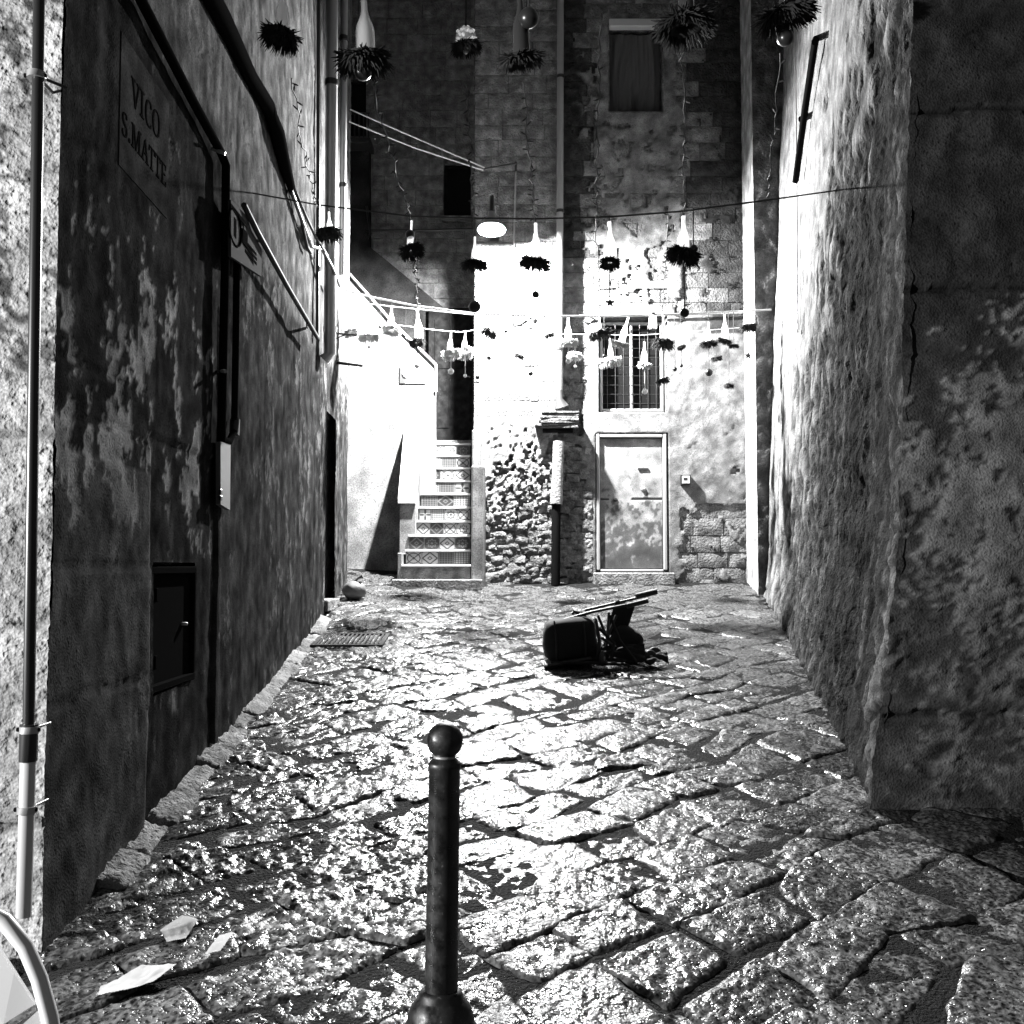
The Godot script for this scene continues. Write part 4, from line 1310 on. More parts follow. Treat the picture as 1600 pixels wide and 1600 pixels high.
# ---------------------------------------------------------------- things in the lane
func lane_things():
	# bollard
	var bx := -0.225
	var bz := 3.3
	var t := thing("bollard", "black iron bollard with a ball top standing in the lane", "bollard", Vector3(bx, gy(bx, bz) - 0.01, -bz))
	t.rotation.z = -0.012
	part("base", lathe([Vector2(0.115, -0.03), Vector2(0.115, 0.05), Vector2(0.107, 0.06), Vector2(0.105, 0.08), Vector2(0.095, 0.11), Vector2(0.078, 0.135), Vector2(0.07, 0.14), Vector2(0.068, 0.155), Vector2(0.056, 0.165), Vector2(0.05, 0.166)], 28), M.iron, t)
	part("shaft", lathe([Vector2(0.0525, 0.1), Vector2(0.0525, 0.13), Vector2(0.0505, 0.5), Vector2(0.0495, 0.85), Vector2(0.0525, 0.855), Vector2(0.0525, 0.868), Vector2(0.049, 0.872), Vector2(0.035, 0.885), Vector2(0.031, 0.893)], 28), M.iron, t)
	part("ball", ball(0.058, 28), M.iron, t, Vector3(0, 0.94, 0))
	part("neck_ring", lathe([Vector2(0.028, 0.88), Vector2(0.036, 0.884), Vector2(0.036, 0.89), Vector2(0.028, 0.894)], 24), M.zinc, t)

	for q in t.get_children(): if q.material_override == M.iron: q.material_override = M.worn_iron

	# tipped-over cart
	var p := Vector3(0.72, gy(0.7, 8.7), -8.7)
	t = thing("cart", "black fabric cart with metal frame tipped over on the stones", "cart", p)
	var g := func(px: float, py: float, z: float) -> Vector3: return Vector3(px, py, z)
	part("bag", rbox(Vector3(0.44, 0.36, 0.5), 0.1, 9, 0.12, Basis(Vector3(0, 0, 1), 0.1)), M.cloth, t, Vector3(-0.23, 0.2, -0.05))
	for q in [-0.12, 0.12]: part("bag_seam", tube([Vector3(-0.23 + q, 0.03, 0.19), Vector3(-0.235 + q, 0.2, 0.207), Vector3(-0.25 + q, 0.36, 0.19)], 0.008, 6), M.rubber, t)
	part("bag_flap", box(Vector3(0.4, 0.03, 0.52), 0.012, Vector3.ZERO, Basis(Vector3(0, 0, 1), 0.16)), M.rubber, t, Vector3(-0.26, 0.025, 0.02))
	part("bag_rim", tube([Vector3(-0.02, 0.05, 0.22), Vector3(0.0, 0.2, 0.23), Vector3(-0.03, 0.37, 0.21), Vector3(-0.03, 0.37, -0.28), Vector3(0.0, 0.06, -0.3)], 0.016, 6), M.rubber, t)
	part("frame_tube", tube([Vector3(-0.3, 0.36, 0.1), Vector3(-0.05, 0.43, 0.1), Vector3(0.25, 0.49, 0.08), Vector3(0.42, 0.52, 0.06)], 0.013, 8), M.black, t)
	part("frame_tube", tube([Vector3(-0.2, 0.4, -0.28), Vector3(0.05, 0.46, -0.28), Vector3(0.3, 0.52, -0.26), Vector3(0.5, 0.57, -0.22)], 0.013, 8), M.black, t)
	part("grip", tube([Vector3(0.33, 0.555, 0.0), Vector3(0.51, 0.6, -0.02)], 0.026, 8), M.rubber, t)
	part("grip", tube([Vector3(0.24, 0.48, 0.1), Vector3(0.42, 0.525, 0.08)], 0.022, 8), M.rubber, t)
	part("seat_panel", box(Vector3(0.17, 0.3, 0.03), 0.012, Vector3.ZERO, Basis(Vector3(0, 0, 1), -0.32)), M.cloth, t, Vector3(0.2, 0.36, -0.05))
	part("seat_panel", rbox(Vector3(0.27, 0.22, 0.28), 0.08, 7, 0.2, Basis(Vector3(0, 0, 1), -0.5)), M.cloth, t, Vector3(0.26, 0.18, -0.08))
	for q in [[Vector3(0.0, 0.4, 0.08), Vector3(0.12, 0.1, 0.12)], [Vector3(0.02, 0.08, 0.1), Vector3(0.16, 0.4, 0.02)], [Vector3(0.02, 0.22, 0.14), Vector3(0.2, 0.1, 0.1)], [Vector3(0.1, 0.42, 0.0), Vector3(0.06, 0.06, 0.14)], [Vector3(-0.35, 0.03, 0.16), Vector3(0.45, 0.035, 0.18)], [Vector3(0.1, 0.05, -0.2), Vector3(0.5, 0.06, -0.1)]]:
		part("frame_tube", tube([q[0], q[1]], 0.012, 7), M.black, t)
	for q in [[Vector3(0.43, 0.055, 0.12), Basis(Vector3.UP, 0.5)], [Vector3(0.5, 0.06, -0.12), Basis(Vector3.UP, 0.2)], [Vector3(0.02, 0.06, 0.28), Basis(Vector3.UP, 1.2)], [Vector3(-0.14, 0.42, -0.1), Basis(Vector3.UP, 0.9)]]:
		var w := part("wheel", lathe([Vector2(0.02, -0.016), Vector2(0.05, -0.018), Vector2(0.062, -0.01), Vector2(0.064, 0.0), Vector2(0.062, 0.01), Vector2(0.05, 0.018), Vector2(0.02, 0.016)], 18), M.rubber, t, q[0])
		w.basis = q[1] * Basis(Vector3.RIGHT, PI / 2 if q[0].y < 0.3 else 0.4)
		part("hub", lathe([Vector2(0, -0.02), Vector2(0.02, -0.018), Vector2(0.02, 0.018), Vector2(0, 0.02)], 10), M.zinc, w)

	var fold := func(a: float, b: float) -> Vector2: return Vector2(0.05 * nb.get_noise_2d(a * 2.0 + 600.0, b * 2.0) + 0.02 * nc.get_noise_2d(a, b + 600.0), 1.0)
	part("loose_cover", relief(0.5, 0.34, 0.02, func(a, b): return Vector3(-0.12 + a, 0.03 + 0.3 * b + 0.25 * a * b, 0.24 - 0.25 * b), Vector3(0, 0.6, 0.8), fold), M.cloth, t)
	part("loose_cover", relief(0.36, 0.3, 0.02, func(a, b): return Vector3(0.22 + a, 0.02 + 0.35 * b * (1.0 - a), 0.2 - 0.5 * b), Vector3(0, 0.9, 0.3), fold), M.cloth, t)
	for q in [[Vector3(-0.4, 0.02, 0.24), Vector3(-0.1, 0.03, 0.34), Vector3(0.2, 0.015, 0.3)], [Vector3(0.1, 0.4, 0.1), Vector3(0.17, 0.2, 0.2), Vector3(0.3, 0.03, 0.26)], [Vector3(0.0, 0.3, 0.2), Vector3(0.12, 0.18, 0.24), Vector3(0.08, 0.03, 0.27)]]: part("strap", tube(q, 0.014, 5), M.cloth, t)

	# bent-tube chair, partly in frame
	var cp := Vector3(-1.05, gy(-1.05, 2.1), -2.15)
	t = thing("metal_chair", "pale chair with bent bright tube back at the lower left edge", "chair", cp)
	part("back_tube", tube([Vector3(-1.375, 0.092, -2.300) - cp, Vector3(-1.376, 0.507, -2.280) - cp, Vector3(-1.334, 0.665, -2.260) - cp, Vector3(-1.250, 0.750, -2.240) - cp, Vector3(-1.144, 0.778, -2.220) - cp, Vector3(-1.073, 0.749, -2.210) - cp, Vector3(-1.023, 0.700, -2.200) - cp, Vector3(-0.988, 0.638, -2.190) - cp, Vector3(-0.960, 0.564, -2.180) - cp, Vector3(-0.934, 0.452, -2.170) - cp, Vector3(-0.860, 0.093, -2.100) - cp], 0.0175, 12), M.enamel, t)
	part("back_panel", prism([Vector3(-1.312, 0.624, -2.260) - cp, Vector3(-1.180, 0.710, -2.240) - cp, Vector3(-1.094, 0.695, -2.220) - cp, Vector3(-1.051, 0.643, -2.210) - cp, Vector3(-1.002, 0.582, -2.200) - cp, Vector3(-1.066, 0.542, -2.200) - cp, Vector3(-1.294, 0.405, -2.240) - cp], Vector3(0, -0.004, -0.014)), M.pale, t)
	part("back_panel", prism([Vector3(-1.039, 0.544, -2.190) - cp, Vector3(-0.991, 0.573, -2.190) - cp, Vector3(-0.967, 0.525, -2.180) - cp, Vector3(-0.947, 0.448, -2.180) - cp, Vector3(-1.278, 0.284, -2.220) - cp, Vector3(-1.281, 0.394, -2.220) - cp], Vector3(0, -0.004, -0.014)), M.pale, t)
	part("seat", box(Vector3(0.42, 0.02, 0.4), 0.008), M.pale, t, Vector3(-0.13, 0.46, 0.24))
	for q in [Vector3(-0.32, 0, 0.42), Vector3(0.06, 0, 0.42)]: part("leg", tube([q, q + Vector3(0, 0.46, 0)], 0.013, 8), M.chrome, t)

	# drain grate by the left wall
	var gp := Vector3(-1.5, gy(-1.5, 9.6) + 0.012, -9.6)
	t = thing("drain_grate", "iron drain grate let into the paving near the left wall", "drain grate", gp)
	t.rotation.x = 0.124
	for q in [[Vector3(0, 0, 0.27), Vector3(0.66, 0.02, 0.04)], [Vector3(0, 0, -0.27), Vector3(0.66, 0.02, 0.04)], [Vector3(0.31, 0, 0), Vector3(0.04, 0.02, 0.5)], [Vector3(-0.31, 0, 0), Vector3(0.04, 0.02, 0.5)]]: part("frame", box(q[1], 0.004), M.cast_iron, t, q[0])
	for i in 14: part("bar", box(Vector3(0.018, 0.016, 0.5), 0.003), M.cast_iron, t, Vector3(-0.27 + 0.0415 * i, 0, 0))
	# bag by the doorway
	t = thing("rubbish_bag", "lumpy pale rubbish bag lying by the far left doorway", "bag", Vector3(-1.78, gy(-1.78, 11.6), -11.6))
	var look := func(a: float, b: float) -> Vector2:
		return Vector2(0.035 * nb.get_noise_2d(a * 0.6 + 500.0, b * 0.8) + 0.02 * nc.get_noise_2d(a * 0.4, b * 0.4 + 500.0), 1.0)
	var sb := st()
	sb.set_smooth_group(0)
	var rows := []
	for j in 13:
		var row := []
		for i in 21:
			var a := TAU * (i % 20) / 20.0
			var b := PI * j / 12.0
			var r := 0.17 * (1.0 + 0.22 * nb.get_noise_3d(cos(a) * sin(b) * 0.6, cos(b) * 0.6, sin(a) * sin(b) * 0.6) + 0.05 * sin(a * 7.0) * sin(b))
			row.append(Vector3(cos(a) * sin(b) * r, 0.13 - cos(b) * r * 0.78, sin(a) * sin(b) * r))
		rows.append(row)
	t.scale = Vector3.ONE * 0.8
	for j in 12:
		for i in 20: quad(sb, rows[j][i], rows[j + 1][i], rows[j + 1][i + 1], rows[j][i + 1])
	part("sack", done(sb), M.sacking, t)
	part("knot", tube([Vector3(0, 0.24, 0), Vector3(0.05, 0.3, 0.02), Vector3(0.12, 0.33, 0.02)], [0.03, 0.012, 0.035], 8), M.sacking, t)
	# loose flat scraps on the paving at the lower left
	var sp := Vector3(-1.257, 0.123, -3.620)
	var scraps := [
		["flat_scrap", "bright flat angular scrap lying on dark paving at lower left", [Vector2(-0.115, -0.03), Vector2(-0.02, 0.055), Vector2(0.11, 0.05), Vector2(0.06, -0.015), Vector2(-0.01, -0.05), Vector2(-0.1, -0.07)], -1.29, 3.62, 0.4],
		["flat_scrap", "dull grey flat scrap lying behind the bright one", [Vector2(-0.06, 0.0), Vector2(-0.01, 0.07), Vector2(0.07, 0.04), Vector2(0.06, -0.04), Vector2(0.0, -0.06)], -1.28, 3.97, 0.22],
		["flat_scrap", "smallest upright-looking scrap right of the bright one", [Vector2(-0.03, -0.05), Vector2(-0.02, 0.05), Vector2(0.035, 0.06), Vector2(0.02, -0.03)], -1.08, 3.85, 0.35]]
	for q in scraps:
		var poly := PackedVector2Array(q[2])
		var slook := func(a: float, b: float) -> Vector2:
			var e := Vector2(a - 0.13, b - 0.1)
			if not Geometry2D.is_point_in_polygon(e, poly): return Vector2(-9, 0)
			return Vector2(0.012 * nb.get_noise_2d(e.x * 1.6 + q[3] * 9.0, e.y * 1.6) + 0.004 * absf(nc.get_noise_2d(e.x * 1.5, e.y * 1.5 + q[4])), 1.0 + 0.25 * nc.get_noise_2d(e.x * 2.0 + 9.0, e.y * 2.0))
		var sm2 := mat(q[5], 0.7)
		sm2.vertex_color_use_as_albedo = true
		var sc = one(q[0], q[1], "scrap", relief(0.26, 0.2, 0.0022, func(a, b): return Vector3(a - 0.13, 0, -(b - 0.1) * 1.6), Vector3.UP, slook), sm2)
		sc.position = Vector3(q[3], gy(q[3], q[4]) + 0.024, -q[4])
		sc.rotation.x = 0.124

# ---------------------------------------------------------------- cables, strings of lights and bottles over the lane
var meshes := {}
func sagging(a: Vector3, b: Vector3, sag: float, n := 14) -> Array:
	var r := []
	for i in n + 1:
		var f := float(i) / n
		r.append(a.lerp(b, f) - Vector3(0, sag * 4.0 * f * (1.0 - f), 0))
	return r

func fringe_mesh(r: float, hh: float, n: int, sd: int) -> ArrayMesh:
	var r2 := RandomNumberGenerator.new()
	r2.seed = sd
	var s := st()
	var ring := []
	for k in 15: ring.append(Vector3(r * 0.62 * cos(TAU * k / 14.0), 0, r * 0.62 * sin(TAU * k / 14.0)))
	add_tube(s, ring, r * 0.28, 6, false)
	for k in n:
		var a := r2.randf() * TAU
		var p := Vector3(cos(a), 0, sin(a)) * r * r2.randf_range(0.45, 0.75)
		var d := Vector3(cos(a + r2.randf_range(-0.5, 0.5)), r2.randf_range(-1.6, 0.7), sin(a + r2.randf_range(-0.5, 0.5))).normalized()
		add_tube(s, [p, p + d * hh * r2.randf_range(0.3, 0.6), p + d * hh * r2.randf_range(0.7, 1.1) + Vector3(0, -0.2 * hh, 0)], [0.005, 0.0045, 0.001], 3, false)
	return done(s)

func star_mesh(r: float) -> ArrayMesh:
	var poly := []
	for k in 10:
		var a := TAU * k / 10.0 + PI / 2
		var q := r if k % 2 == 0 else r * 0.42
		poly.append(Vector3(cos(a) * q, sin(a) * q, 0))
	return prism(poly, Vector3(0, 0, 0.012))

# at: where it hangs from; cord: metres of cord above; body: bottle, jar, globe, dark, clear, none; fr: dark, pale, none; pend: metres of cord and kind below
func ornament(label: String, at: Vector3, cord: float, body: String, sc: float, fr: String, fw: float, pend := 0.0, kind := "", kr := 0.03, tilt := 0.0):
	var called: String = {"bottle": "hanging_bottle", "dark": "hanging_bottle", "clear": "hanging_bottle", "jar": "hanging_lantern", "globe": "hanging_globe", "none": "hanging_wreath"}[body]
	if body == "none" and fr == "none": called = "hanging_bauble"
	var t := thing(called, label, {"hanging_bottle": "bottle", "hanging_lantern": "lantern", "hanging_globe": "globe", "hanging_wreath": "wreath", "hanging_bauble": "bauble"}[called], at, "ornaments hung over the lane")
	if cord > 0.0: part("cord", tube([Vector3(0, 0.01, 0), Vector3(0, -cord, 0)], 0.004, 5), M.cord, t)
	var y := -cord
	var holder: Node3D = t
	if body in ["bottle", "dark", "clear"]:
		var b := part("bottle", meshes.bottle, {"bottle": M.bottle, "dark": M.bottle_dark, "clear": M.bottle_clear}[body], t, Vector3(0, y, 0))
		b.scale = Vector3(rng.randf_range(0.85, 1.15), 1.0, rng.randf_range(0.85, 1.15)) * sc
		b.rotation.z = tilt + rng.randf_range(-0.07, 0.07)
		b.rotation.x = rng.randf_range(-0.06, 0.06)
		y -= 0.29 * sc
	elif body == "jar":
		var b := part("jar", meshes.jar, M.bottle, t, Vector3(0, y, 0))
		b.scale = Vector3.ONE * sc
		part("lid", meshes.lid, M.black, t, Vector3(0, y, 0)).scale = Vector3.ONE * sc
		part("rim", meshes.lid, M.black, t, Vector3(0, y - 0.15 * sc, 0)).scale = Vector3(1.25, 0.6, 1.25) * sc
		y -= 0.16 * sc
	elif body == "globe":
		var b := part("globe", meshes.globe, M.bottle_clear, t, Vector3(0, y - 0.05, 0))
		b.scale = Vector3.ONE * sc
		for k in 26:
			var a := k * 2.4
			var v := Vector3(cos(a) * sin(k * 0.12), cos(k * 0.12), sin(a) * sin(k * 0.12)) * 0.046 * sc
			part("glass_bead", meshes.bead, M.bottle, t, Vector3(0, y - 0.05, 0) + v)
		y -= 0.09 * sc
	if fr != "none":
		var f := part("wreath", meshes["fringe%d" % (absi(int(at.x * 37.0)) % 3)], M.fringe if fr == "dark" else M.fringe_pale, t, Vector3(sin(tilt) * 0.29 * sc, y, 0))
		f.scale = Vector3(fw * rng.randf_range(0.85, 1.15), fw * rng.randf_range(0.9, 1.3), fw * rng.randf_range(0.85, 1.15)) / 0.135
		f.rotation = Vector3(rng.randf_range(-0.3, 0.3), at.x * 9.0, rng.randf_range(-0.35, 0.35))
	if pend > 0.0:
		part("lower_cord", tube([Vector3(0, y, 0), Vector3(0, y - pend, 0)], 0.004, 5), M.cord if fr != "pale" else M.rope, t)
		var m = M.bauble if kind in ["ball", "star"] else M.bauble_pale
		if kind == "star": part("star", star_mesh(kr), m, t, Vector3(0, y - pend - kr * 0.9, 0))
		else: part("bauble", ball(kr), m, t, Vector3(0, y - pend - kr * 0.9, 0))

func light_string(label: String, a: Vector3, b: Vector3, sag: float, r := 0.003):
	var t := thing("light_string", label, "light string", a, "unlit strings of little lights along the lane")
	var pts := []
	for p in sagging(Vector3.ZERO, b - a, sag, 22): pts.append(p + Vector3(rng.randf_range(-0.012, 0.012), rng.randf_range(-0.008, 0.008), 0))
	part("wire", tube(pts, r, 5), M.cord, t)
	var s := st()
	var n := int((b - a).length() / 0.11)
	for k in n:
		var f := (k + 0.5) / n
		var i := mini(int(f * 22), 21)
		var p: Vector3 = pts[i].lerp(pts[i + 1], f * 22 - i)
		var d := Vector3(rng.randf_range(-1, 1), rng.randf_range(-0.7, 0.9), rng.randf_range(-0.6, 0.6)).normalized()
		add_tube(s, [p, p + d * 0.022, p + d * 0.034], [0.003, 0.0045, 0.002], 5)
	var o := part("light_tips", done(s), M.cord, t)
	o.set_meta("kind", "stuff")

func hanging_things():
	meshes.bottle = lathe([Vector2(0, 0), Vector2(0.013, 0), Vector2(0.014, -0.012), Vector2(0.0125, -0.02), Vector2(0.0135, -0.08), Vector2(0.02, -0.11), Vector2(0.034, -0.15), Vector2(0.038, -0.175), Vector2(0.0385, -0.285), Vector2(0.035, -0.29), Vector2(0, -0.288)], 18)
	meshes.jar = lathe([Vector2(0, 0), Vector2(0.025, -0.005), Vector2(0.038, -0.03), Vector2(0.04, -0.14), Vector2(0.036, -0.15), Vector2(0, -0.15)], 16)
	meshes.lid = lathe([Vector2(0, 0.02), Vector2(0.02, 0.016), Vector2(0.03, 0.0), Vector2(0.03, -0.012), Vector2(0, -0.012)], 14)
	meshes.globe = ball(0.05, 18)
	meshes.bead = ball(0.009, 6)
	for k in 3: meshes["fringe%d" % k] = fringe_mesh(0.075, 0.055, 330, 40 + k)
	# cross cables
	var zl := 4.5
	one("cross_cable", "nearest thin cable across the lane, above the picture", "cable", tube(sagging(Vector3(-1.76, 4.66, -4.4), Vector3(2.2, 5.05, -5.4), 0.1), 0.005, 5), M.cord)
	one("cross_cable", "dark sagging cable across the lane carrying the middle row of bottles", "cable", tube([Vector3(-1.836, 4.139, -7.122), Vector3(-1.447, 4.178, -7.462), Vector3(-0.706, 3.958, -7.080), Vector3(-0.256, 3.899, -6.949), Vector3(0.156, 3.852, -6.825), Vector3(0.645, 3.812, -6.672), Vector3(1.111, 3.797, -6.519), Vector3(1.577, 3.806, -6.358), Vector3(2.494, 4.331, -7.563)], 0.006, 5), M.cord)
	one("cross_cable", "bright rope of lights across the lane carrying the far row of bottles", "cable", tube([Vector3(-1.961, 4.676, -11.600), Vector3(-1.629, 4.613, -11.700), Vector3(-1.110, 4.508, -11.700), Vector3(-0.429, 4.418, -11.700), Vector3(0.266, 4.389, -11.700), Vector3(1.110, 4.389, -11.700), Vector3(1.924, 4.411, -11.700), Vector3(3.023, 4.489, -11.800)], 0.012, 6), M.rope)
	one("cross_cable", "thin pale line just below the bright rope on the left", "cable", tube([Vector3(-1.945, 4.542, -11.600), Vector3(-1.344, 4.519, -11.800), Vector3(-0.436, 4.453, -11.900)], 0.007, 5), M.rope)
	one("cross_cable", "low slack string of lights across the dark stair door", "cable", tube([Vector3(-1.542, 4.426, -12.200), Vector3(-0.933, 4.364, -12.300), Vector3(-0.622, 4.340, -12.300), Vector3(-0.451, 4.364, -12.300), Vector3(0.622, 4.317, -12.300), Vector3(1.554, 4.301, -12.300), Vector3(2.844, 4.442, -12.500)], 0.005, 5), M.rope)
	# near row
	var z1 := 4.6
	ornament("clear little bottle over a wide dark wreath, leftmost of the near row", Vector3(-1.029, 4.146, -4.450) + Vector3(0, 0.34, 0), 0.36, "clear", 0.9, "dark", 0.135, 0.0)
	ornament("large clear bottle glinting over dark baubles in the near row", Vector3(-0.671, 4.081, -4.500) + Vector3(0, 0.34, 0), 0.34, "clear", 1.0, "dark", 0.16, 0.03, "ball", 0.04)
	ornament("round glass globe of beads on a dark base", Vector3(-0.222, 4.323, -4.800) + Vector3(0, 0.34, 0), 0.57, "globe", 1.0, "dark", 0.1, 0.02, "pale", 0.012)
	ornament("dark bottle with a black bauble, fourth of the near row", Vector3(0.036, 4.303, -4.600) + Vector3(0, 0.34, 0), 0.47, "dark", 1.15, "dark", 0.14)
	ornament("black bauble hung against the dark bottle of the near row", Vector3(0.076, 4.272, -4.550) + Vector3(0, 0.34, 0), 0.56, "none", 1.0, "none", 0.1, 0.01, "ball", 0.046)
	ornament("dark bottle with a shaggy black skirt beside the curtained window", Vector3(0.830, 4.578, -4.800) + Vector3(0, 0.34, 0), 0.46, "dark", 1.2, "dark", 0.19)
	ornament("shaggy black skirt with a black bauble against the bright right wall", Vector3(1.370, 4.606, -5.000) + Vector3(0, 0.34, 0), 0.44, "dark", 0.8, "dark", 0.2, 0.09, "ball", 0.042)
	# middle row
	ornament("bottle in a black ring wreath before the downpipes", Vector3(-1.746, 4.914, -9.600), 0.04, "bottle", 0.7, "dark", 0.2, 0.0)
	ornament("bottle with a black bauble and dotted ring wreath over the stairs", Vector3(-0.706, 3.958, -7.080), 0.03, "bottle", 0.72, "dark", 0.14, 0.0)
	ornament("small black bauble in front of the bottle over the stairs", Vector3(-0.716, 3.959, -7.082), 0.09, "none", 1.0, "none", 0.1, 0.01, "ball", 0.034)
	ornament("white bottle right below the lit lamp with a large bauble under it", Vector3(-0.256, 3.899, -6.949), 0.13, "bottle", 0.65, "dark", 0.14, 0.26, "ball", 0.042)
	ornament("slim white bottle with spread dark fringe right of the lamp", Vector3(0.160, 3.852, -6.824), 0.03, "bottle", 0.92, "dark", 0.15, 0.2, "ball", 0.025)
	ornament("white bottle with black neck tip and a star hung beneath", Vector3(0.645, 3.812, -6.672), 0.03, "bottle", 0.95, "dark", 0.11, 0.24, "star", 0.034)
	ornament("clear bottle with thick black wreath and long bauble cord below the window", Vector3(1.111, 3.797, -6.519), 0.03, "bottle", 0.86, "dark", 0.17, 0.36, "ball", 0.03)
	ornament("small dark bauble beside the thick black wreath", Vector3(1.170, 3.799, -6.499), 0.22, "none", 1.0, "none", 0.1, 0.01, "ball", 0.028)
	# far row
	ornament("white bottle at the left end of the far row", Vector3(-1.859, 4.660, -11.650), 0.08, "bottle", 1.35, "pale", 0.13)
	ornament("white bottle with ragged flowers, second of the far row", Vector3(-1.652, 4.628, -11.700), 0.12, "bottle", 1.25, "pale", 0.17, 0.1, "pale", 0.02)
	ornament("small white bottle with flared skirt over the white wall", Vector3(-1.392, 4.568, -11.700), 0.06, "bottle", 0.95, "pale", 0.15)
	ornament("largest white bottle with black bow in the far row", Vector3(-1.091, 4.495, -11.650), 0.03, "bottle", 1.35, "dark", 0.14, 0.25, "pale", 0.03)
	ornament("white bottle with striped ruff before the dark stair door", Vector3(-0.703, 4.448, -11.700), 0.23, "bottle", 0.9, "pale", 0.15, 0.18, "pale", 0.035)
	ornament("squat white bottle with pale ruff beside the stair door edge", Vector3(-0.567, 4.364, -12.300), 0.02, "bottle", 0.85, "pale", 0.16, 0.27, "pale", 0.022)
	ornament("ragged black wreath on a ring right of the stair door", Vector3(-0.266, 4.404, -11.700), 0.2, "none", 1.0, "dark", 0.16, 0.28, "ball", 0.022)
	ornament("little glass lantern with black lid before the white-lit wall", Vector3(0.215, 4.389, -11.700), 0.03, "jar", 0.75, "none", 0.1, 0.0)
	ornament("white bottle with pale ruff before the dark corner of the house front", Vector3(0.651, 4.389, -11.700), 0.02, "bottle", 0.95, "pale", 0.16, 0.2, "pale", 0.03)
	ornament("pale bottle with spiky black wreath left of the grilled window", Vector3(1.014, 4.389, -11.700), 0.0, "bottle", 0.7, "dark", 0.19)
	ornament("tilted white bottle across the grilled window", Vector3(1.346, 4.396, -11.700), 0.02, "bottle", 1.05, "pale", 0.15, 0.0, "", 0.03, -0.3)
	ornament("glass lantern with black lid and rim at the grilled window top", Vector3(1.628, 4.411, -11.700), 0.0, "jar", 1.15, "none", 0.1)
	ornament("white bottle with dark drooping wreath at the window edge", Vector3(1.739, 4.399, -11.650), 0.01, "bottle", 1.1, "dark", 0.18, 0.0)
	ornament("faint white bottle on the bright plaster with a dark drop", Vector3(1.953, 4.411, -11.700), 0.12, "bottle", 0.9, "dark", 0.08, 0.2, "ball", 0.022)
	ornament("white bottle with dark wreath and black bauble, third from right", Vector3(2.271, 4.418, -11.700), 0.1, "bottle", 0.85, "dark", 0.14, 0.3, "ball", 0.045)
	ornament("white bottle with small flowers, second from right end", Vector3(2.457, 4.426, -11.700), 0.02, "bottle", 1.05, "dark", 0.12, 0.0)
	ornament("white bottle with flat black wreath and star at the right corner", Vector3(2.723, 4.441, -11.700), -0.12, "bottle", 1.0, "dark", 0.16, 0.3, "star", 0.05)
	# low hung pieces nearest the house front
	ornament("white bottle with leafy pale skirt low in the grilled window", Vector3(1.189, 4.309, -12.300), 0.05, "bottle", 0.9, "pale", 0.2)
	ornament("white bottle with pale ball low in the right window pane", Vector3(1.608, 4.301, -12.300), 0.08, "bottle", 0.95, "pale", 0.14, 0.3, "pale", 0.035)
	ornament("pale round bauble cluster beside the dark house corner", Vector3(0.769, 4.309, -12.300), 0.25, "none", 1.0, "pale", 0.13, 0.12, "pale", 0.02)
	ornament("small dark wreath on the white-lit wall", Vector3(0.093, 4.332, -12.300), 0.28, "none", 1.0, "dark", 0.1)
	ornament("small grey bauble low on the white-lit wall left", Vector3(-0.420, 4.356, -12.300), 0.52, "none", 1.0, "none", 0.1, 0.02, "ball", 0.03)
	ornament("small grey bauble low on the white-lit wall right", Vector3(0.225, 4.332, -12.300), 0.45, "none", 1.0, "none", 0.1, 0.02, "ball", 0.03)
	ornament("black round wreath at the lower right of the grilled window", Vector3(1.818, 4.309, -12.300), 0.56, "none", 1.0, "dark", 0.13)
	ornament("small dark sprig on the bright plaster right of the window", Vector3(2.499, 4.395, -12.400), 0.35, "none", 1.0, "dark", 0.1)
	# little baubles on threads between the bottles of the far rope
	ornament("small black bauble between the second and third far bottles", Vector3(-1.525, 4.598, -11.700), 0.2, "none", 1.0, "none", 0.1, 0.12, "ball", 0.02)
	ornament("tiny dark bauble left of the largest far bottle", Vector3(-1.229, 4.538, -11.700), 0.3, "none", 1.0, "none", 0.1, 0.1, "ball", 0.018)
	ornament("small dark bauble on a long thread right of the stair door", Vector3(-0.267, 4.416, -11.750), 0.42, "none", 1.0, "none", 0.1, 0.06, "ball", 0.026)
	ornament("pair-sized dark bauble on the white-lit wall below the lamp", Vector3(-0.074, 4.408, -11.750), 0.12, "none", 1.0, "none", 0.1, 0.05, "ball", 0.02)
	ornament("dark bauble hung close beside the little lantern", Vector3(0.269, 4.413, -11.800), 0.0, "none", 1.0, "none", 0.1, 0.03, "ball", 0.03)
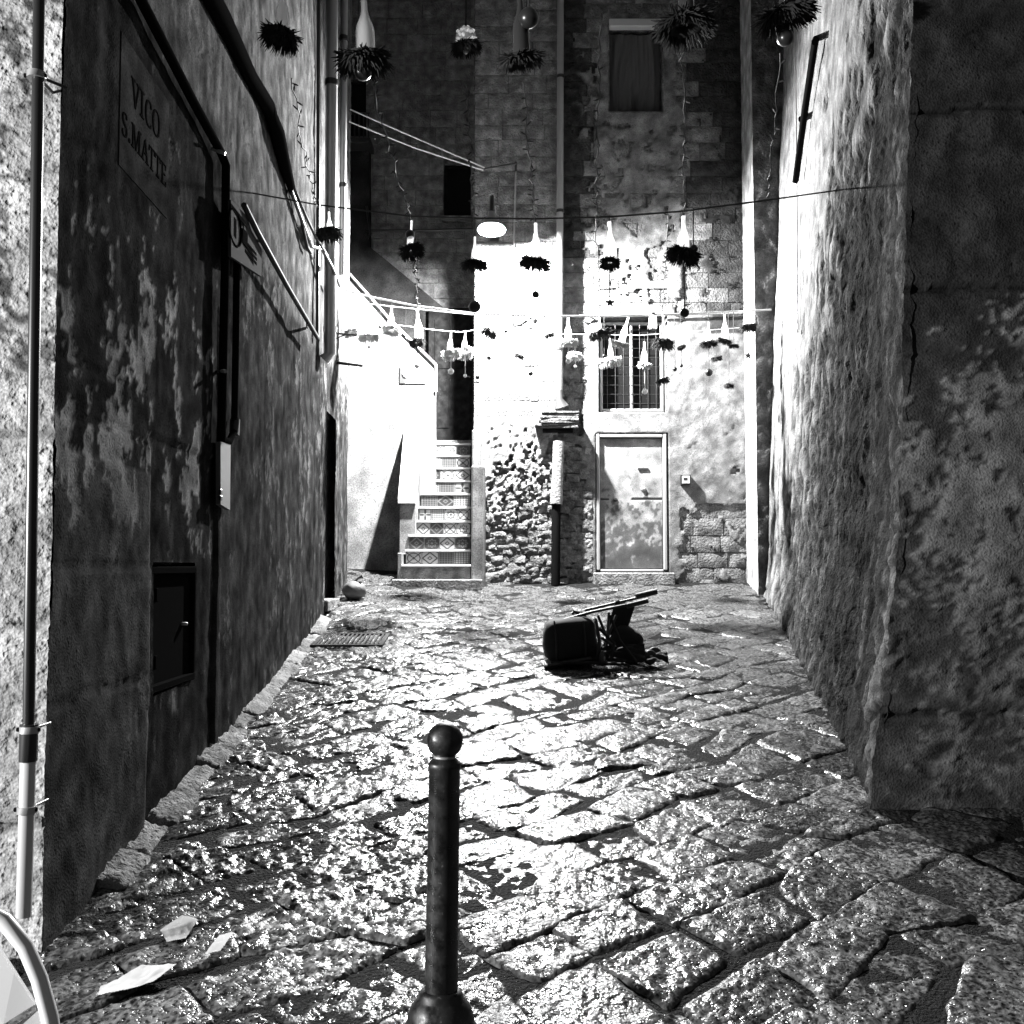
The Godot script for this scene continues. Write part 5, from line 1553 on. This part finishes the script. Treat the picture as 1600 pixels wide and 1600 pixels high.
	ornament("ragged dark sprig right of the small lantern", Vector3(0.433, 4.413, -11.800), 0.22, "none", 1.0, "dark", 0.09)
	ornament("small black bauble at the left frame of the grilled window", Vector3(1.070, 4.401, -11.750), 0.35, "none", 1.0, "none", 0.1, 0.1, "ball", 0.02)
	ornament("small black bauble on the bright plaster right of the window", Vector3(1.887, 4.423, -11.750), 0.5, "none", 1.0, "none", 0.1, 0.12, "ball", 0.026)
	ornament("curled dark sprig low on the bright plaster by the corner", Vector3(2.522, 4.451, -11.800), 0.85, "none", 1.0, "dark", 0.08)
	ornament("dark sprig under the second bottle from the right", Vector3(2.571, 4.438, -11.750), 0.38, "none", 1.0, "dark", 0.09)
	# strings of lights from one cable to the next
	light_string("light string from the near left wreath to the middle cable", Vector3(-0.994, 3.701, -4.500), Vector3(-1.385, 4.046, -7.119), 0.05)
	light_string("light string from the large clear bottle to the middle row over the stairs", Vector3(-0.664, 3.750, -4.550), Vector3(-0.706, 3.949, -7.080), 0.02)
	light_string("light string from the glass globe to the bottle below the lamp", Vector3(-0.218, 3.823, -4.800), Vector3(-0.261, 3.882, -6.950), 0.02)
	light_string("light string from the dark bottle to the slim bottle right of the lamp", Vector3(0.053, 3.726, -4.600), Vector3(0.156, 3.839, -6.825), 0.02)
	light_string("light string falling left of the curtained window", Vector3(0.426, 4.164, -4.800), Vector3(0.558, 3.809, -6.700), 0.02)
	light_string("light string below the shaggy skirt beside the curtained window", Vector3(0.827, 4.000, -4.850), Vector3(1.115, 3.788, -6.518), 0.02)
	light_string("light string curving down the bright right wall", Vector3(1.357, 4.086, -5.050), Vector3(1.607, 3.802, -6.348), 0.06)
	light_string("light string from the middle cable down left of the grilled window", Vector3(0.558, 3.809, -6.700), Vector3(1.021, 4.389, -11.700), 0.02, 0.004)
	light_string("light string from the middle cable down right of the grilled window", Vector3(1.024, 3.790, -6.548), Vector3(1.731, 4.411, -11.700), 0.02, 0.004)
	light_string("light string from the middle bottle over the stairs to the far rope", Vector3(-0.682, 3.673, -7.073), Vector3(-1.095, 4.508, -11.700), 0.01, 0.004)
